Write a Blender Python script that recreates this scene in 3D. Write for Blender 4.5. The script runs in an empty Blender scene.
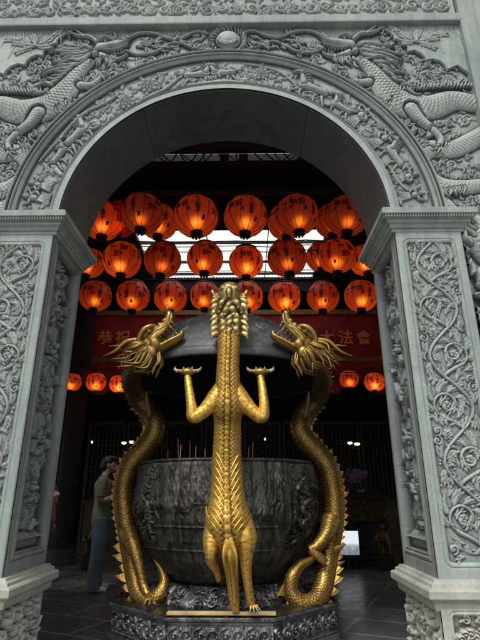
import bpy, math, random
import numpy as np
from mathutils import Vector, Matrix, noise as mnoise
R = math.radians
random.seed(7); rng = np.random.default_rng(7)
sc = bpy.context.scene
COL = sc.collection

# ------------------------------------------------------------------ camera
CAM = Vector((0.17, 0.0, 1.21)); PITCH = R(20.0); YAW = R(0.8)
Fw = Vector((-math.sin(YAW)*math.cos(PITCH), math.cos(YAW)*math.cos(PITCH), math.sin(PITCH)))
Rt = Vector((math.cos(YAW), math.sin(YAW), 0)); Up = Rt.cross(Fw)
cd = bpy.data.cameras.new('camera'); cam = bpy.data.objects.new('camera', cd); COL.objects.link(cam)
cam.location = CAM; cam.rotation_euler = (R(90)+PITCH, 0, YAW)
cd.sensor_fit = 'VERTICAL'; cd.sensor_height = 24; cd.lens = 18.0; cd.clip_start = .05; cd.clip_end = 2000
sc.camera = cam
def P(x, y, Y):
    """design helper: a measured point of the photo on the vertical plane at distance Y"""
    d = Fw + Rt*((x-240)/480.0) + Up*((320-y)/480.0)
    return CAM + d*((Y-CAM.y)/d.y)
def V(*a): return Vector(a)

# ------------------------------------------------------------------ tagging
def tag(o, label=None, cat=None, group=None, kind=None):
    if label: o['label'] = label
    if cat: o['category'] = cat
    if group: o['group'] = group
    if kind: o['kind'] = kind
    return o
def empty(name, loc=(0,0,0), **k):
    o = bpy.data.objects.new(name, None); COL.objects.link(o); o.location = loc; o.empty_display_size = .1
    return tag(o, **k)
def link(name, me, mat, parent=None, **k):
    o = bpy.data.objects.new(name, me); COL.objects.link(o)
    if mat is not None and len(me.materials) == 0: me.materials.append(mat)
    if parent is not None:
        o.parent = parent
        o.matrix_parent_inverse = Matrix.Translation(parent.location).inverted() if parent.type == 'EMPTY' and parent.parent is None else Matrix()
    return tag(o, **k)
def copy_tree(o, parent=None):
    c = o.copy(); COL.objects.link(c); c.parent = parent
    for ch in list(o.children): copy_tree(ch, c)
    return c

# ------------------------------------------------------------------ materials
def newmat(name):
    m = bpy.data.materials.new(name); m.use_nodes = True
    nt = m.node_tree; nt.nodes.clear()
    out = nt.nodes.new('ShaderNodeOutputMaterial'); b = nt.nodes.new('ShaderNodeBsdfPrincipled')
    nt.links.new(b.outputs[0], out.inputs[0])
    return m, nt, b, out
def ND(nt, t, **k):
    n = nt.nodes.new(t)
    for a, v in k.items():
        if a.startswith('i_'):
            key = a[2:].replace('_', ' ')
            n.inputs[int(key) if key.isdigit() else key].default_value = v
        else: setattr(n, a, v)
    return n
def ramp(nt, fac, stops):
    r = nt.nodes.new('ShaderNodeValToRGB'); e = r.color_ramp.elements
    while len(e) < len(stops): e.new(.5)
    for el, (p, c) in zip(e, stops):
        el.position = p; el.color = (c[0], c[1], c[2], 1) if hasattr(c, '__len__') else (c, c, c, 1)
    nt.links.new(fac, r.inputs[0]); return r.outputs[0]
def noise_n(nt, scale, detail=5, rough=.6, vec=None, dist=0.0):
    n = ND(nt, 'ShaderNodeTexNoise'); n.inputs['Scale'].default_value = scale
    n.inputs['Detail'].default_value = detail; n.inputs['Roughness'].default_value = rough; n.inputs['Distortion'].default_value = dist
    if vec is None:
        tc = ND(nt, 'ShaderNodeTexCoord'); vec = tc.outputs['Object']
    nt.links.new(vec, n.inputs['Vector']); return n.outputs['Fac']
def mix(nt, fac, a, b, mode='MIX'):
    m = ND(nt, 'ShaderNodeMix', data_type='RGBA', blend_type=mode)
    for i, v in ((0, fac), (6, a), (7, b)):
        if hasattr(v, 'is_linked') or hasattr(v, 'links'): nt.links.new(v, m.inputs[i])
        elif i == 0: m.inputs[0].default_value = v
        else: m.inputs[i].default_value = (v[0], v[1], v[2], 1)
    return m.outputs[2]
def bump(nt, b, h, strength=.3, dist=.01):
    n = ND(nt, 'ShaderNodeBump'); n.inputs['Strength'].default_value = strength; n.inputs['Distance'].default_value = dist
    nt.links.new(h, n.inputs['Height']); nt.links.new(n.outputs[0], b.inputs['Normal']); return n
def simple(name, col, rough=.6, metal=0.0, nscale=12, var=.35, bmp=.15, bdist=.004, spec=None):
    m, nt, b, o = newmat(name)
    f = noise_n(nt, nscale)
    c = ramp(nt, f, [(.3, [x*(1-var) for x in col]), (.7, [min(1, x*(1+var)) for x in col])])
    nt.links.new(c, b.inputs['Base Color']); b.inputs['Roughness'].default_value = rough; b.inputs['Metallic'].default_value = metal
    if spec is not None: b.inputs['Specular IOR Level'].default_value = spec
    if bmp: bump(nt, b, noise_n(nt, nscale*6), bmp, bdist)
    return m
def stone(name, base, warm=0.0, cav=True, rough=.62, grime=0.0):
    m, nt, b, o = newmat(name)
    big = noise_n(nt, 1.6, 6, .65, dist=.6); fine = noise_n(nt, 55, 4, .7); mid = noise_n(nt, 9, 5, .6)
    c1 = [base[0]*.82, base[1]*.84, base[2]*.84]; c2 = [base[0]*1.14, base[1]*1.13, base[2]*1.11]
    c = ramp(nt, big, [(.30, [x*.9 for x in c1]), (.66, c2)])
    c = mix(nt, .30, c, ramp(nt, mid, [(.3, [x*.72 for x in base]), (.7, [x*1.22 for x in base])]))
    c = mix(nt, .5, c, ramp(nt, fine, [(.35, (.72, .72, .72)), (.65, (1.0, 1.0, 1.0))]), 'MULTIPLY')
    # rain streaks running down the stone
    tc = ND(nt, 'ShaderNodeTexCoord'); mp = ND(nt, 'ShaderNodeMapping'); mp.inputs['Scale'].default_value = (7, 7, .5)
    nt.links.new(tc.outputs['Object'], mp.inputs[0])
    st = noise_n(nt, 1.5, 6, .7, vec=mp.outputs[0])
    c = mix(nt, .55, c, ramp(nt, st, [(.34, (.52, .56, .55)), (.60, (1, 1, 1))]), 'MULTIPLY')
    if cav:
        at = ND(nt, 'ShaderNodeAttribute', attribute_name='cav')  # hollows multiplied darker: crevice shade and settled dirt in the base colour
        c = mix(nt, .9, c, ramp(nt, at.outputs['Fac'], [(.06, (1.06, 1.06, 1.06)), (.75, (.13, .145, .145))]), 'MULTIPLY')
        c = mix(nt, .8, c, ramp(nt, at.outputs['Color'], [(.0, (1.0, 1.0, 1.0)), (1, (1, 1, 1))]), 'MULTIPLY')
    nt.links.new(c, b.inputs['Base Color']); b.inputs['Roughness'].default_value = rough
    b.inputs['Specular IOR Level'].default_value = .35
    bump(nt, b, mix(nt, .5, fine, mid), .35, .004)
    return m
M = {}
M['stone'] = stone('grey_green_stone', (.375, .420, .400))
M['stone_smooth'] = stone('grey_green_stone_plain', (.355, .400, .380), cav=False)
M['stone_warm'] = stone('weathered_plinth_stone', (.47, .47, .42))
M['stone_warm_plain'] = stone('weathered_plinth_stone_plain', (.47, .47, .42), cav=False)
M['soffit'] = stone('shaded_soffit_stone', (.115, .130, .136), cav=False, rough=.5)  # base colour lowered to carry the shade under the arch
M['panel_shaded'] = stone('shaded_jamb_stone', (.27, .295, .285))  # darker copy of the stone, deep jamb shade put into its colour
def gold(name, base, dark, rough=.33, up_dark=None, metal=.9):
    m, nt, b, o = newmat(name)
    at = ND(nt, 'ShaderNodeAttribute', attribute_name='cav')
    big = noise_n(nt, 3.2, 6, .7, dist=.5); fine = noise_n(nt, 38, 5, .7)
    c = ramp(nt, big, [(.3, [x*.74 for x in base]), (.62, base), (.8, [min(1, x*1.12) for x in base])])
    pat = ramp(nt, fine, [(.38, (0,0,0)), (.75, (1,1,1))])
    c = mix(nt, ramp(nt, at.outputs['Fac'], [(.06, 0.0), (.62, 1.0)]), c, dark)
    g = ND(nt, 'ShaderNodeMath', operation='MULTIPLY'); nt.links.new(pat, g.inputs[0]); g.inputs[1].default_value = .32
    c = mix(nt, g.outputs[0], c, [dark[0]*1.6, dark[1]*1.5, dark[2]*1.3])
    if up_dark:   # colour turns darker brown towards the top
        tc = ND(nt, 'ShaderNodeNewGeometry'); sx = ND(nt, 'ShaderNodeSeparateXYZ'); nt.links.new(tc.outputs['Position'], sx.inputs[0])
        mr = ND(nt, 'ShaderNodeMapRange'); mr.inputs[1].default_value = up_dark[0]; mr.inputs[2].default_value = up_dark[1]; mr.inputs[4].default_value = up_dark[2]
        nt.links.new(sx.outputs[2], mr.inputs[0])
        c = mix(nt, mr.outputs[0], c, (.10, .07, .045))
    nt.links.new(c, b.inputs['Base Color']); b.inputs['Metallic'].default_value = metal
    rr = ramp(nt, fine, [(.3, rough*.8), (.7, min(1, rough*1.5))]); nt.links.new(rr, b.inputs['Roughness'])
    bump(nt, b, fine, .25, .003)
    return m
M['gold'] = gold('gilt_bronze', (.90, .58, .13), (.22, .11, .03), .46)
M['gold_side'] = gold('brown_gilt_bronze', (.56, .35, .095), (.08, .042, .016), .42, up_dark=(1.2, 2.2, .66))
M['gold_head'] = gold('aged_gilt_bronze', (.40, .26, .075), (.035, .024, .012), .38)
M['gold_nape'] = gold('pale_gilt_bronze', (.50, .39, .17), (.10, .065, .03), .42)
M['claw'] = simple('pale_claw', (.40, .33, .20), .4)
M['lid'] = None
def metal_dark(name, base, light, rough=.4, stretch=(6, 6, 1.2), lo=.45, hi=.7, metal=.75, cavn=False, b_s=.4):
    m, nt, b, o = newmat(name)
    tc = ND(nt, 'ShaderNodeTexCoord'); mp = ND(nt, 'ShaderNodeMapping'); mp.inputs['Scale'].default_value = stretch
    nt.links.new(tc.outputs['Object'], mp.inputs[0])
    n1 = noise_n(nt, 1.6, 8, .72, vec=mp.outputs[0], dist=1.2); n2 = noise_n(nt, 40, 5, .7)
    c = mix(nt, ramp(nt, n1, [(lo, 0.0), (hi, 1.0)]), base, light)
    c = mix(nt, .4, c, ramp(nt, n2, [(.3, (.5,.5,.5)), (.7, (1.2,1.2,1.2))]), 'MULTIPLY')
    mp2 = ND(nt, 'ShaderNodeMapping'); mp2.inputs['Scale'].default_value = [q*5 for q in stretch]; nt.links.new(tc.outputs['Object'], mp2.inputs[0])
    n3 = noise_n(nt, 1.7, 8, .8, vec=mp2.outputs[0], dist=.8); c = mix(nt, .5, c, ramp(nt, n3, [(.34, (.22,.22,.22)), (.50, (.8,.8,.8)), (.66, (1.5,1.48,1.42))]), 'MULTIPLY')
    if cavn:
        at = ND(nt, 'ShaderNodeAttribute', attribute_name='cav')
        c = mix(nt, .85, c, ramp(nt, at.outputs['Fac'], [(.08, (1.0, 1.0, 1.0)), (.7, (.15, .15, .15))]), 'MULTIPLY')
    nt.links.new(c, b.inputs['Base Color']); b.inputs['Metallic'].default_value = metal
    nt.links.new(ramp(nt, n1, [(.3, rough*.75), (.75, min(1, rough*1.5))]), b.inputs['Roughness'])
    bump(nt, b, n2, b_s, .004)
    return m
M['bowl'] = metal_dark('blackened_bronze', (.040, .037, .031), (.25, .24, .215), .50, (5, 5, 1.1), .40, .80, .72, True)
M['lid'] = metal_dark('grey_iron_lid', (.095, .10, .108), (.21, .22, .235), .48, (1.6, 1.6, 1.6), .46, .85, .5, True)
M['lid_under'] = simple('dark_underside', (.012, .011, .010), .8)  # near black over the whole lining
M['base'] = metal_dark('base_relief_metal', (.09, .092, .095), (.32, .33, .34), .38, (4, 4, 4), .42, .66, .7, True)
M['base_top'] = metal_dark('base_top_metal', (.045, .042, .036), (.16, .15, .12), .28, (5, 5, 5), .5, .75, .6, True)
M['wood'] = simple('pale_timber', (.50, .36, .17), .6, nscale=6)
M['black'] = simple('black_paint', (.012, .012, .012), .6)
M['darkwood'] = simple('dark_stained_timber', (.014, .0135, .0135), .9)
M['door'] = simple('old_lacquered_timber', (.026, .015, .011), .6)
M['doorlight'] = simple('faded_gilt_timber', (.050, .032, .017), .6)
M['hallwall'] = simple('dark_hall_wall', (.05, .049, .048), .85, nscale=2)  # one dark grey tone throughout
M['red'] = simple('red_cloth', (.24, .020, .028), .85, nscale=4, var=.4)
M['reddark'] = simple('dark_red_cloth', (.17, .014, .022), .85, nscale=4, var=.4)
M['goldtrim'] = simple('worn_gold_braid', (.22, .15, .05), .55, .3, nscale=30, var=.5)
M['goldtext'] = simple('gold_stitched_lettering', (.70, .30, .09), .7, nscale=30, var=.3)
M['ink'] = simple('black_ink', (.012, .008, .008), .8, bmp=0)
M['goldaltar'] = simple('gilt_altar_carving', (.085, .048, .015), .45, .6, nscale=20, var=.6)
M['white'] = simple('white_rubber', (.65, .65, .63), .6, bmp=0)
M['brightwire'] = simple('bright_scored_metal', (.55, .52, .40), .35, .8, nscale=20)

# ------------------------------------------------------------------ mesh builder
def crom(pts, n):
    """Catmull-Rom through pts (array), n samples per span"""
    p = np.asarray(pts, float); p = np.vstack([2*p[0]-p[1], p, 2*p[-1]-p[-2]])
    out = []; t = np.linspace(0, 1, n, endpoint=False)[:, None]
    for i in range(1, len(p)-2):
        a, b, c, d = p[i-1], p[i], p[i+1], p[i+2]
        out.append(.5*(2*b + (c-a)*t + (2*a-5*b+4*c-d)*t*t + (3*b-a-3*c+d)*t**3))
    out.append(p[-2][None]); return np.vstack(out)
class MB:
    def __init__(s): s.v = []; s.f = []; s.cuts = []
    def add(s, vs, fs):
        s.cuts.append((len(s.v), len(s.f))); o = len(s.v); s.v += [tuple(v) for v in vs]; s.f += [tuple(i+o for i in f) for f in fs]
    def box(s, a, b, rot=None, c=None):
        x0, y0, z0 = a; x1, y1, z1 = b
        vs = [V(x, y, z) for z in (z0, z1) for y in (y0, y1) for x in (x0, x1)]
        if rot is not None:
            c = V(*c) if c is not None else (V(*a)+V(*b))/2
            vs = [rot @ (v-c) + c for v in vs]
        s.add(vs, [(0,2,3,1), (4,5,7,6), (0,1,5,4), (2,6,7,3), (0,4,6,2), (1,3,7,5)])
    def bevbox(s, a, b, e):
        """box with chamfered vertical edges and top"""
        x0, y0, z0 = a; x1, y1, z1 = b
        def ring(z, i, e2): return [V(x0+i+e2, y0+i, z), V(x1-i-e2, y0+i, z), V(x1-i, y0+i+e2, z), V(x1-i, y1-i-e2, z), V(x1-i-e2, y1-i, z), V(x0+i+e2, y1-i, z), V(x0+i, y1-i-e2, z), V(x0+i, y0+i+e2, z)]
        vs = ring(z0, e, e) + ring(z0+e, 0, e) + ring(z1-e, 0, e) + ring(z1, e, e)
        fs = [tuple(range(7, -1, -1)), tuple(range(24, 32))]
        for k in range(3):
            for i in range(8): j = (i+1) % 8; fs.append((k*8+i, k*8+j, k*8+8+j, k*8+8+i))
        s.add(vs, fs)
    def tube(s, pts, rad, n=10, smooth=0, flat=1.0, up=(0,0,1), tw=0.0):
        p = np.asarray([tuple(q) for q in pts], float); r = np.asarray(rad, float) if hasattr(rad, '__len__') else np.full(len(p), rad)
        if len(r) != len(p): r = np.interp(np.linspace(0, 1, len(p)), np.linspace(0, 1, len(r)), r)
        if smooth: q = crom(np.hstack([p, r[:, None]]), smooth); p, r = q[:, :3], np.maximum(q[:, 3], 1e-4)
        T = np.gradient(p, axis=0); T /= np.linalg.norm(T, axis=1)[:, None]+1e-9
        D = np.array(up, float); vs = []
        for i in range(len(p)):
            d = D - T[i]*np.dot(D, T[i]); l = np.linalg.norm(d)
            if l < 1e-3: d = np.array([.3, .9, .2]); d -= T[i]*np.dot(d, T[i]); l = np.linalg.norm(d)
            d /= l; D = d; bb = np.cross(T[i], d)
            for k in range(n):
                a = 2*math.pi*k/n + tw
                vs.append(p[i] + r[i]*(math.cos(a)*d*flat + math.sin(a)*bb))
        fs = []
        for i in range(len(p)-1):
            for k in range(n):
                k2 = (k+1) % n; fs.append((i*n+k, i*n+k2, (i+1)*n+k2, (i+1)*n+k))
        fs.append(tuple(range(n-1, -1, -1))); fs.append(tuple((len(p)-1)*n+k for k in range(n)))
        s.add(vs, fs)
    def ell(s, c, r, nu=16, nv=10, rot=None):
        c = V(*c); r = r if hasattr(r, '__len__') else (r, r, r); vs = []; fs = []
        for i in range(1, nv):
            th = math.pi*i/nv
            for k in range(nu):
                a = 2*math.pi*k/nu
                v = V(r[0]*math.sin(th)*math.cos(a), r[1]*math.sin(th)*math.sin(a), r[2]*math.cos(th))
                vs.append(c + (rot @ v if rot is not None else v))
        for e in (r[2], -r[2]):
            v = V(0, 0, e); vs.append(c + (rot @ v if rot is not None else v))
        for i in range(nv-2):
            for k in range(nu): k2 = (k+1) % nu; fs.append((i*nu+k, (i+1)*nu+k, (i+1)*nu+k2, i*nu+k2))
        t = len(vs)-2
        for k in range(nu):
            k2 = (k+1) % nu; fs.append((t, k, k2)); fs.append((t+1, (nv-2)*nu+k2, (nv-2)*nu+k))
        s.add(vs, fs)
    def cone(s, a, b, r, n=8): s.tube([a, V(*a).lerp(V(*b), .5), b], [r, r*.62, r*.04], n)
    def lathe(s, prof, n=48, c=(0,0,0), mod=None):
        vs = []; fs = []
        for j, (r, z) in enumerate(prof):
            for k in range(n):
                a = 2*math.pi*k/n; q = r*(mod(a, z) if mod else 1)
                vs.append((c[0]+q*math.cos(a), c[1]+q*math.sin(a), c[2]+z))
        for j in range(len(prof)-1):
            for k in range(n): k2 = (k+1) % n; fs.append((j*n+k, j*n+k2, (j+1)*n+k2, (j+1)*n+k))
        s.add(vs, fs)
    def prism(s, poly, e):
        """poly: list of Vectors (planar), extruded by vector e"""
        n = len(poly); vs = list(poly) + [p+e for p in poly]
        s.add(vs, [tuple(range(n-1, -1, -1)), tuple(range(n, 2*n))] + [(i, (i+1) % n, n+(i+1) % n, n+i) for i in range(n)])
    def build_each(s, name, mat, parent=None, **k):
        """one object per added piece"""
        cuts = s.cuts+[(len(s.v), len(s.f))]; out = []
        for (v0, f0), (v1, f1) in zip(cuts[:-1], cuts[1:]):
            m = MB(); m.v = s.v[v0:v1]; m.f = [tuple(i-v0 for i in f) for f in s.f[f0:f1]]; out.append(m.build(name, mat, parent, **k))
        return out
    def mesh(s, name):
        me = bpy.data.meshes.new(name); me.from_pydata(s.v, [], s.f); return me
    def build(s, name, mat, parent=None, smooth=True, remesh=None, sm=2, mtx=None, **k):
        me = s.mesh(name)
        if mtx is not None: me.transform(mtx)
        if remesh: me = do_remesh(me, remesh, sm)
        if smooth and len(me.polygons): me.polygons.foreach_set('use_smooth', [True]*len(me.polygons))
        me.validate(); me.name = name
        return link(name, me, mat, parent, **k)
def do_remesh(me, vox, sm=2):
    o = bpy.data.objects.new('tmp', me); COL.objects.link(o)
    a = o.modifiers.new('r', 'REMESH'); a.mode = 'VOXEL'; a.voxel_size = vox
    if sm: b = o.modifiers.new('s', 'SMOOTH'); b.iterations = sm; b.factor = .6
    dg = bpy.context.evaluated_depsgraph_get(); dg.update()
    m2 = bpy.data.meshes.new_from_object(o.evaluated_get(dg)); bpy.data.objects.remove(o)
    return m2
def grid_mesh(name, X, Y, Z, cav=None, mask=None, wrap=False, flip=False):
    ny, nx = X.shape
    co = np.stack([X, Y, Z], -1).reshape(-1, 3).astype(np.float32)
    idx = np.arange(ny*nx).reshape(ny, nx)
    if wrap: idx = np.hstack([idx, idx[:, :1]])
    a, b, c, d = idx[:-1, :-1], idx[:-1, 1:], idx[1:, 1:], idx[1:, :-1]
    q = np.stack([a, b, c, d] if not flip else [d, c, b, a], -1)
    if mask is not None:
        mk = mask if not wrap else np.hstack([mask, mask[:, :1]])
        q = q[mk[:-1, :-1] & mk[:-1, 1:] & mk[1:, 1:] & mk[1:, :-1]]
    q = q.reshape(-1, 4)
    used = np.zeros(len(co), bool); used[q.ravel()] = True; remap = np.cumsum(used)-1; co = co[used]; q = remap[q]
    me = bpy.data.meshes.new(name); me.vertices.add(len(co)); me.vertices.foreach_set('co', co.ravel())
    me.loops.add(q.size); me.loops.foreach_set('vertex_index', q.ravel().astype(np.int32))
    me.polygons.add(len(q)); me.polygons.foreach_set('loop_start', (np.arange(len(q))*4).astype(np.int32))
    try: me.polygons.foreach_set('loop_total', np.full(len(q), 4, np.int32))
    except Exception: pass
    me.polygons.foreach_set('use_smooth', np.ones(len(q), bool))
    me.update(calc_edges=True)
    if cav is not None:
        at = me.attributes.new('cav', 'FLOAT', 'POINT'); at.data.foreach_set('value', cav.reshape(-1)[used].astype(np.float32))
    return me
def boxblur(H, k):
    def b1(A, ax):
        p = np.pad(A, [(k+1, k) if i == ax else (0, 0) for i in range(2)], mode='edge'); c = np.cumsum(p, ax)
        n = A.shape[ax]
        return (np.take(c, np.arange(2*k+1, 2*k+1+n), ax) - np.take(c, np.arange(0, n), ax))/(2*k+1)
    return b1(b1(H, 0), 1)
def fbm(nx, ny, cells, seed, octs=4, aspect=1.0):
    r = np.random.default_rng(seed); out = np.zeros((ny, nx)); amp = 1; tot = 0
    for o in range(octs):
        cx = max(2, int(cells*2**o)); cy = max(2, int(cells*aspect*2**o)); g = r.random((cy+2, cx+2))
        xs = np.linspace(0, cx-.001, nx); ys = np.linspace(0, cy-.001, ny); xi = xs.astype(int); yi = ys.astype(int)
        fx = xs-xi; fy = ys-yi; fx = fx*fx*(3-2*fx); fy = (fy*fy*(3-2*fy))[:, None]
        A = g[yi][:, xi]*(1-fx)+g[yi][:, xi+1]*fx; B = g[yi+1][:, xi]*(1-fx)+g[yi+1][:, xi+1]*fx
        out += amp*(A*(1-fy)+B*fy); tot += amp; amp *= .5
    return out/tot

# ------------------------------------------------------------------ relief canvas
class Relief:
    """carved relief as a height field over (u, v)"""
    def __init__(s, u0, u1, v0, v1, res):
        s.u0, s.v0, s.res = u0, v0, res
        s.nx = int(round((u1-u0)/res))+1; s.ny = int(round((v1-v0)/res))+1
        s.U, s.Vv = np.meshgrid(np.linspace(u0, u1, s.nx), np.linspace(v0, v1, s.ny)); s.H = np.zeros((s.ny, s.nx))
    def win(s, a0, a1, b0, b1):
        i0 = max(0, int((a0-s.u0)/s.res)); i1 = min(s.nx, int((a1-s.u0)/s.res)+2)
        j0 = max(0, int((b0-s.v0)/s.res)); j1 = min(s.ny, int((b1-s.v0)/s.res)+2)
        return (slice(j0, j1), slice(i0, i1)) if i1 > i0 and j1 > j0 else None
    def stroke(s, pts, r, h, base=0.0, n=6, groove=.5, scales=None, mid=0.0, power=.5, gw=1.4):
        p = np.asarray(pts, float); r = np.interp(np.linspace(0, 1, len(p)), np.linspace(0, 1, len(np.atleast_1d(r))), np.atleast_1d(r)) if np.ndim(r) else np.full(len(p), r)
        q = crom(np.hstack([p, r[:, None]]), n) if len(p) > 2 else np.hstack([p, r[:, None]])
        c = q[:, :2]; rr = np.maximum(q[:, 2], .0008); m = rr.max()*gw
        w = s.win(c[:, 0].min()-m, c[:, 0].max()+m, c[:, 1].min()-m, c[:, 1].max()+m)
        if w is None: return
        U, W = s.U[w], s.Vv[w]; D = np.full(U.shape, 9.0); S = np.zeros(U.shape); T = np.zeros(U.shape); RR = np.full(U.shape, .01)
        acc = 0.0; i0, j0 = w[1].start, w[0].start
        for k in range(len(c)-1):
            a, b = c[k], c[k+1]; mm = max(rr[k], rr[k+1])*gw
            w2 = s.win(min(a[0], b[0])-mm, max(a[0], b[0])+mm, min(a[1], b[1])-mm, max(a[1], b[1])+mm)
            L = math.hypot(*(b-a))
            if w2 is None or L < 1e-6: acc += L; continue
            l = (slice(w2[0].start-j0, w2[0].stop-j0), slice(w2[1].start-i0, w2[1].stop-i0))
            u, v = U[l], W[l]; t = np.clip(((u-a[0])*(b[0]-a[0])+(v-a[1])*(b[1]-a[1]))/(L*L), 0, 1)
            dx = u-a[0]-t*(b[0]-a[0]); dy = v-a[1]-t*(b[1]-a[1]); rad = rr[k]*(1-t)+rr[k+1]*t
            d = np.hypot(dx, dy)/rad; sg = np.sign((b[0]-a[0])*dy-(b[1]-a[1])*dx); ok = d < D[l]
            D[l] = np.where(ok, d, D[l]); S[l] = np.where(ok, acc+t*L, S[l]); T[l] = np.where(ok, sg*d, T[l]); RR[l] = np.where(ok, rad, RR[l])
            acc += L
        Hh = s.H[w]
        if groove: Hh = Hh - groove*h*np.clip((gw-D)/(gw-1), 0, 1)*(Hh > 0.0) 
        if groove: Hh = np.where((D >= 1) & (D < gw), np.minimum(Hh, np.maximum(Hh, -h*.12*groove)), Hh)
        prof = np.power(np.clip(1-np.minimum(D, 1)**2, 0, 1), power)
        val = base + h*prof
        if scales:
            cs, am = scales; vv = T*RR/cs; row = vv - np.floor(vv) - .5
            uu = S/cs + np.where(np.floor(vv) % 2 > .5, .5, 0) - 1.6*row**2
            val = val + am*(uu-np.floor(uu))*np.clip(1.3-D, 0, 1)
        if mid: val = val - mid*np.exp(-(T/.16)**2)*np.clip(1-D, 0, 1)
        s.H[w] = np.where(D < 1, np.maximum(Hh, val), Hh)
    def blob(s, u, v, ru, rv, h, base=0.0, ang=0.0, groove=.5, power=.5):
        m = max(ru, rv)*1.4; w = s.win(u-m, u+m, v-m, v+m)
        if w is None: return
        dx, dy = s.U[w]-u, s.Vv[w]-v; ca, sa = math.cos(ang), math.sin(ang)
        d = np.hypot((dx*ca+dy*sa)/ru, (-dx*sa+dy*ca)/rv); Hh = s.H[w] - groove*h*np.clip((1.35-d)/.35, 0, 1)*(s.H[w] > 0)
        s.H[w] = np.where(d < 1, np.maximum(Hh, base+h*np.power(np.clip(1-d*d, 0, 1), power)), Hh)
    def spiral(s, u, v, r, a0, turns, h, w=None, dr=1, base=0.0):
        n = max(8, int(turns*10)); w = w or r*.22
        pts = []
        for i in range(n+1):
            t = i/n; a = a0+dr*turns*2*math.pi*t; q = r*(1-t)**.85+r*.08; pts.append((u+q*math.cos(a), v+q*math.sin(a)))
        s.stroke(pts, [w*.55, w, w, w*.9], h, base, n=3); s.blob(pts[-1][0], pts[-1][1], w*1.15, w*1.15, h*1.2, base)
    def flame(s, u, v, ang, L, w, h, wave=.18, base=0.0, mid=.0, ph=None, curl=0.0):
        ph = random.uniform(0, 6.28) if ph is None else ph; pts = []; x, y = u, v; a = ang; N = 7
        for i in range(N+1):
            pts.append((x, y)); t = i/N; a2 = a + wave*4*math.sin(ph+t*6.0)*.5 + curl*t
            x += math.cos(a2)*L/N; y += math.sin(a2)*L/N
        s.stroke(pts, [w*.7, w, w*.85, w*.5, w*.12], h, base, n=3, mid=mid)
    def leaf(s, u, v, ang, L, w, h, base=0.0, lobes=3, curl=.8):
        """acanthus leaf: curling midrib with pointed lobes either side"""
        N = 8; x, y, a = u, v, ang; pts = [(u, v)]; an = [ang]
        for i in range(N): a = ang+curl*(i/N)**1.3*1.3; x += math.cos(a)*L/N; y += math.sin(a)*L/N; pts.append((x, y)); an.append(a)
        nl = lobes+1
        for q in range(nl-1, -1, -1):
            i = 1+int(q*(N-3)/max(1, nl-1)); f = math.sin(math.pi*(.28+.55*q/nl))
            for sd in (-1, 1):
                a = an[i]+sd*.75; l = w*1.9*f; c = pts[i]; k = [(c[0]+math.cos(a-sd*.5*t)*l*t, c[1]+math.sin(a-sd*.5*t)*l*t) for t in (0, .35, .7, 1)]
                s.stroke(k, [w*.34, w*.42*f+.001, w*.30*f, w*.05], h*.72, base, n=3, groove=.22, power=.6)
        s.stroke(pts[::2], [w*.26, w*.40, w*.34, w*.22, w*.04], h, base, n=3, groove=.25, mid=h*.28, power=.6)
    def flower(s, u, v, r, n, h, base=0.0, rings=1):
        for q in range(rings):
            rr = r*(1-q*.3)
            for k in range(n):
                a = 2*math.pi*(k+.5*q)/n; s.blob(u+math.cos(a)*rr*.62, v+math.sin(a)*rr*.62, rr*.40, rr*math.pi/n*.85, h*(.7+.25*q), base, a, .35)
        s.blob(u, v, r*.22, r*.22, h*1.15, base)
    def cloud(s, u, v, r, ang, h, base=0.0):
        sd = random.choice((-1, 1))
        s.flame(u-math.cos(ang)*r*1.6, v-math.sin(ang)*r*1.6, ang, r*2.0, r*.34, h*.7, .1, base)
        s.spiral(u, v, r*.8, ang+math.pi*random.uniform(.6, 1.2), random.uniform(1.0, 1.4), h, r*.26, sd, base)
        s.spiral(u+math.cos(ang+1.5*sd)*r*.9, v+math.sin(ang+1.5*sd)*r*.9, r*.5, ang, 1.1, h*.9, r*.2, -sd, base)
    def poly(s, pts, h, edge=.01, rim=0.0, base=0.0):
        p = np.asarray(pts, float); w = s.win(p[:, 0].min()-edge*2, p[:, 0].max()+edge*2, p[:, 1].min()-edge*2, p[:, 1].max()+edge*2)
        if w is None: return
        U, W = s.U[w], s.Vv[w]; ins = np.zeros(U.shape, bool); D = np.full(U.shape, 9.0); n = len(p)
        for i in range(n):
            a, b = p[i], p[(i+1) % n]
            if abs(b[1]-a[1]) > 1e-9:
                cond = ((a[1] > W) != (b[1] > W)) & (U < (b[0]-a[0])*(W-a[1])/(b[1]-a[1])+a[0]); ins ^= cond
            L2 = ((b-a)**2).sum()
            if L2 < 1e-12: continue
            t = np.clip(((U-a[0])*(b[0]-a[0])+(W-a[1])*(b[1]-a[1]))/L2, 0, 1)
            D = np.minimum(D, np.hypot(U-a[0]-t*(b[0]-a[0]), W-a[1]-t*(b[1]-a[1])))
        hh = base + h*np.clip(D/edge, 0, 1)**.5 + rim*np.exp(-((D-edge*1.6)/(edge*.8))**2)
        Hh = np.where(~ins & (D < edge*1.5), s.H[w]*.35, s.H[w])
        s.H[w] = np.where(ins, np.maximum(hh, Hh*.35 if base == 0 else hh), Hh)
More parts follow.
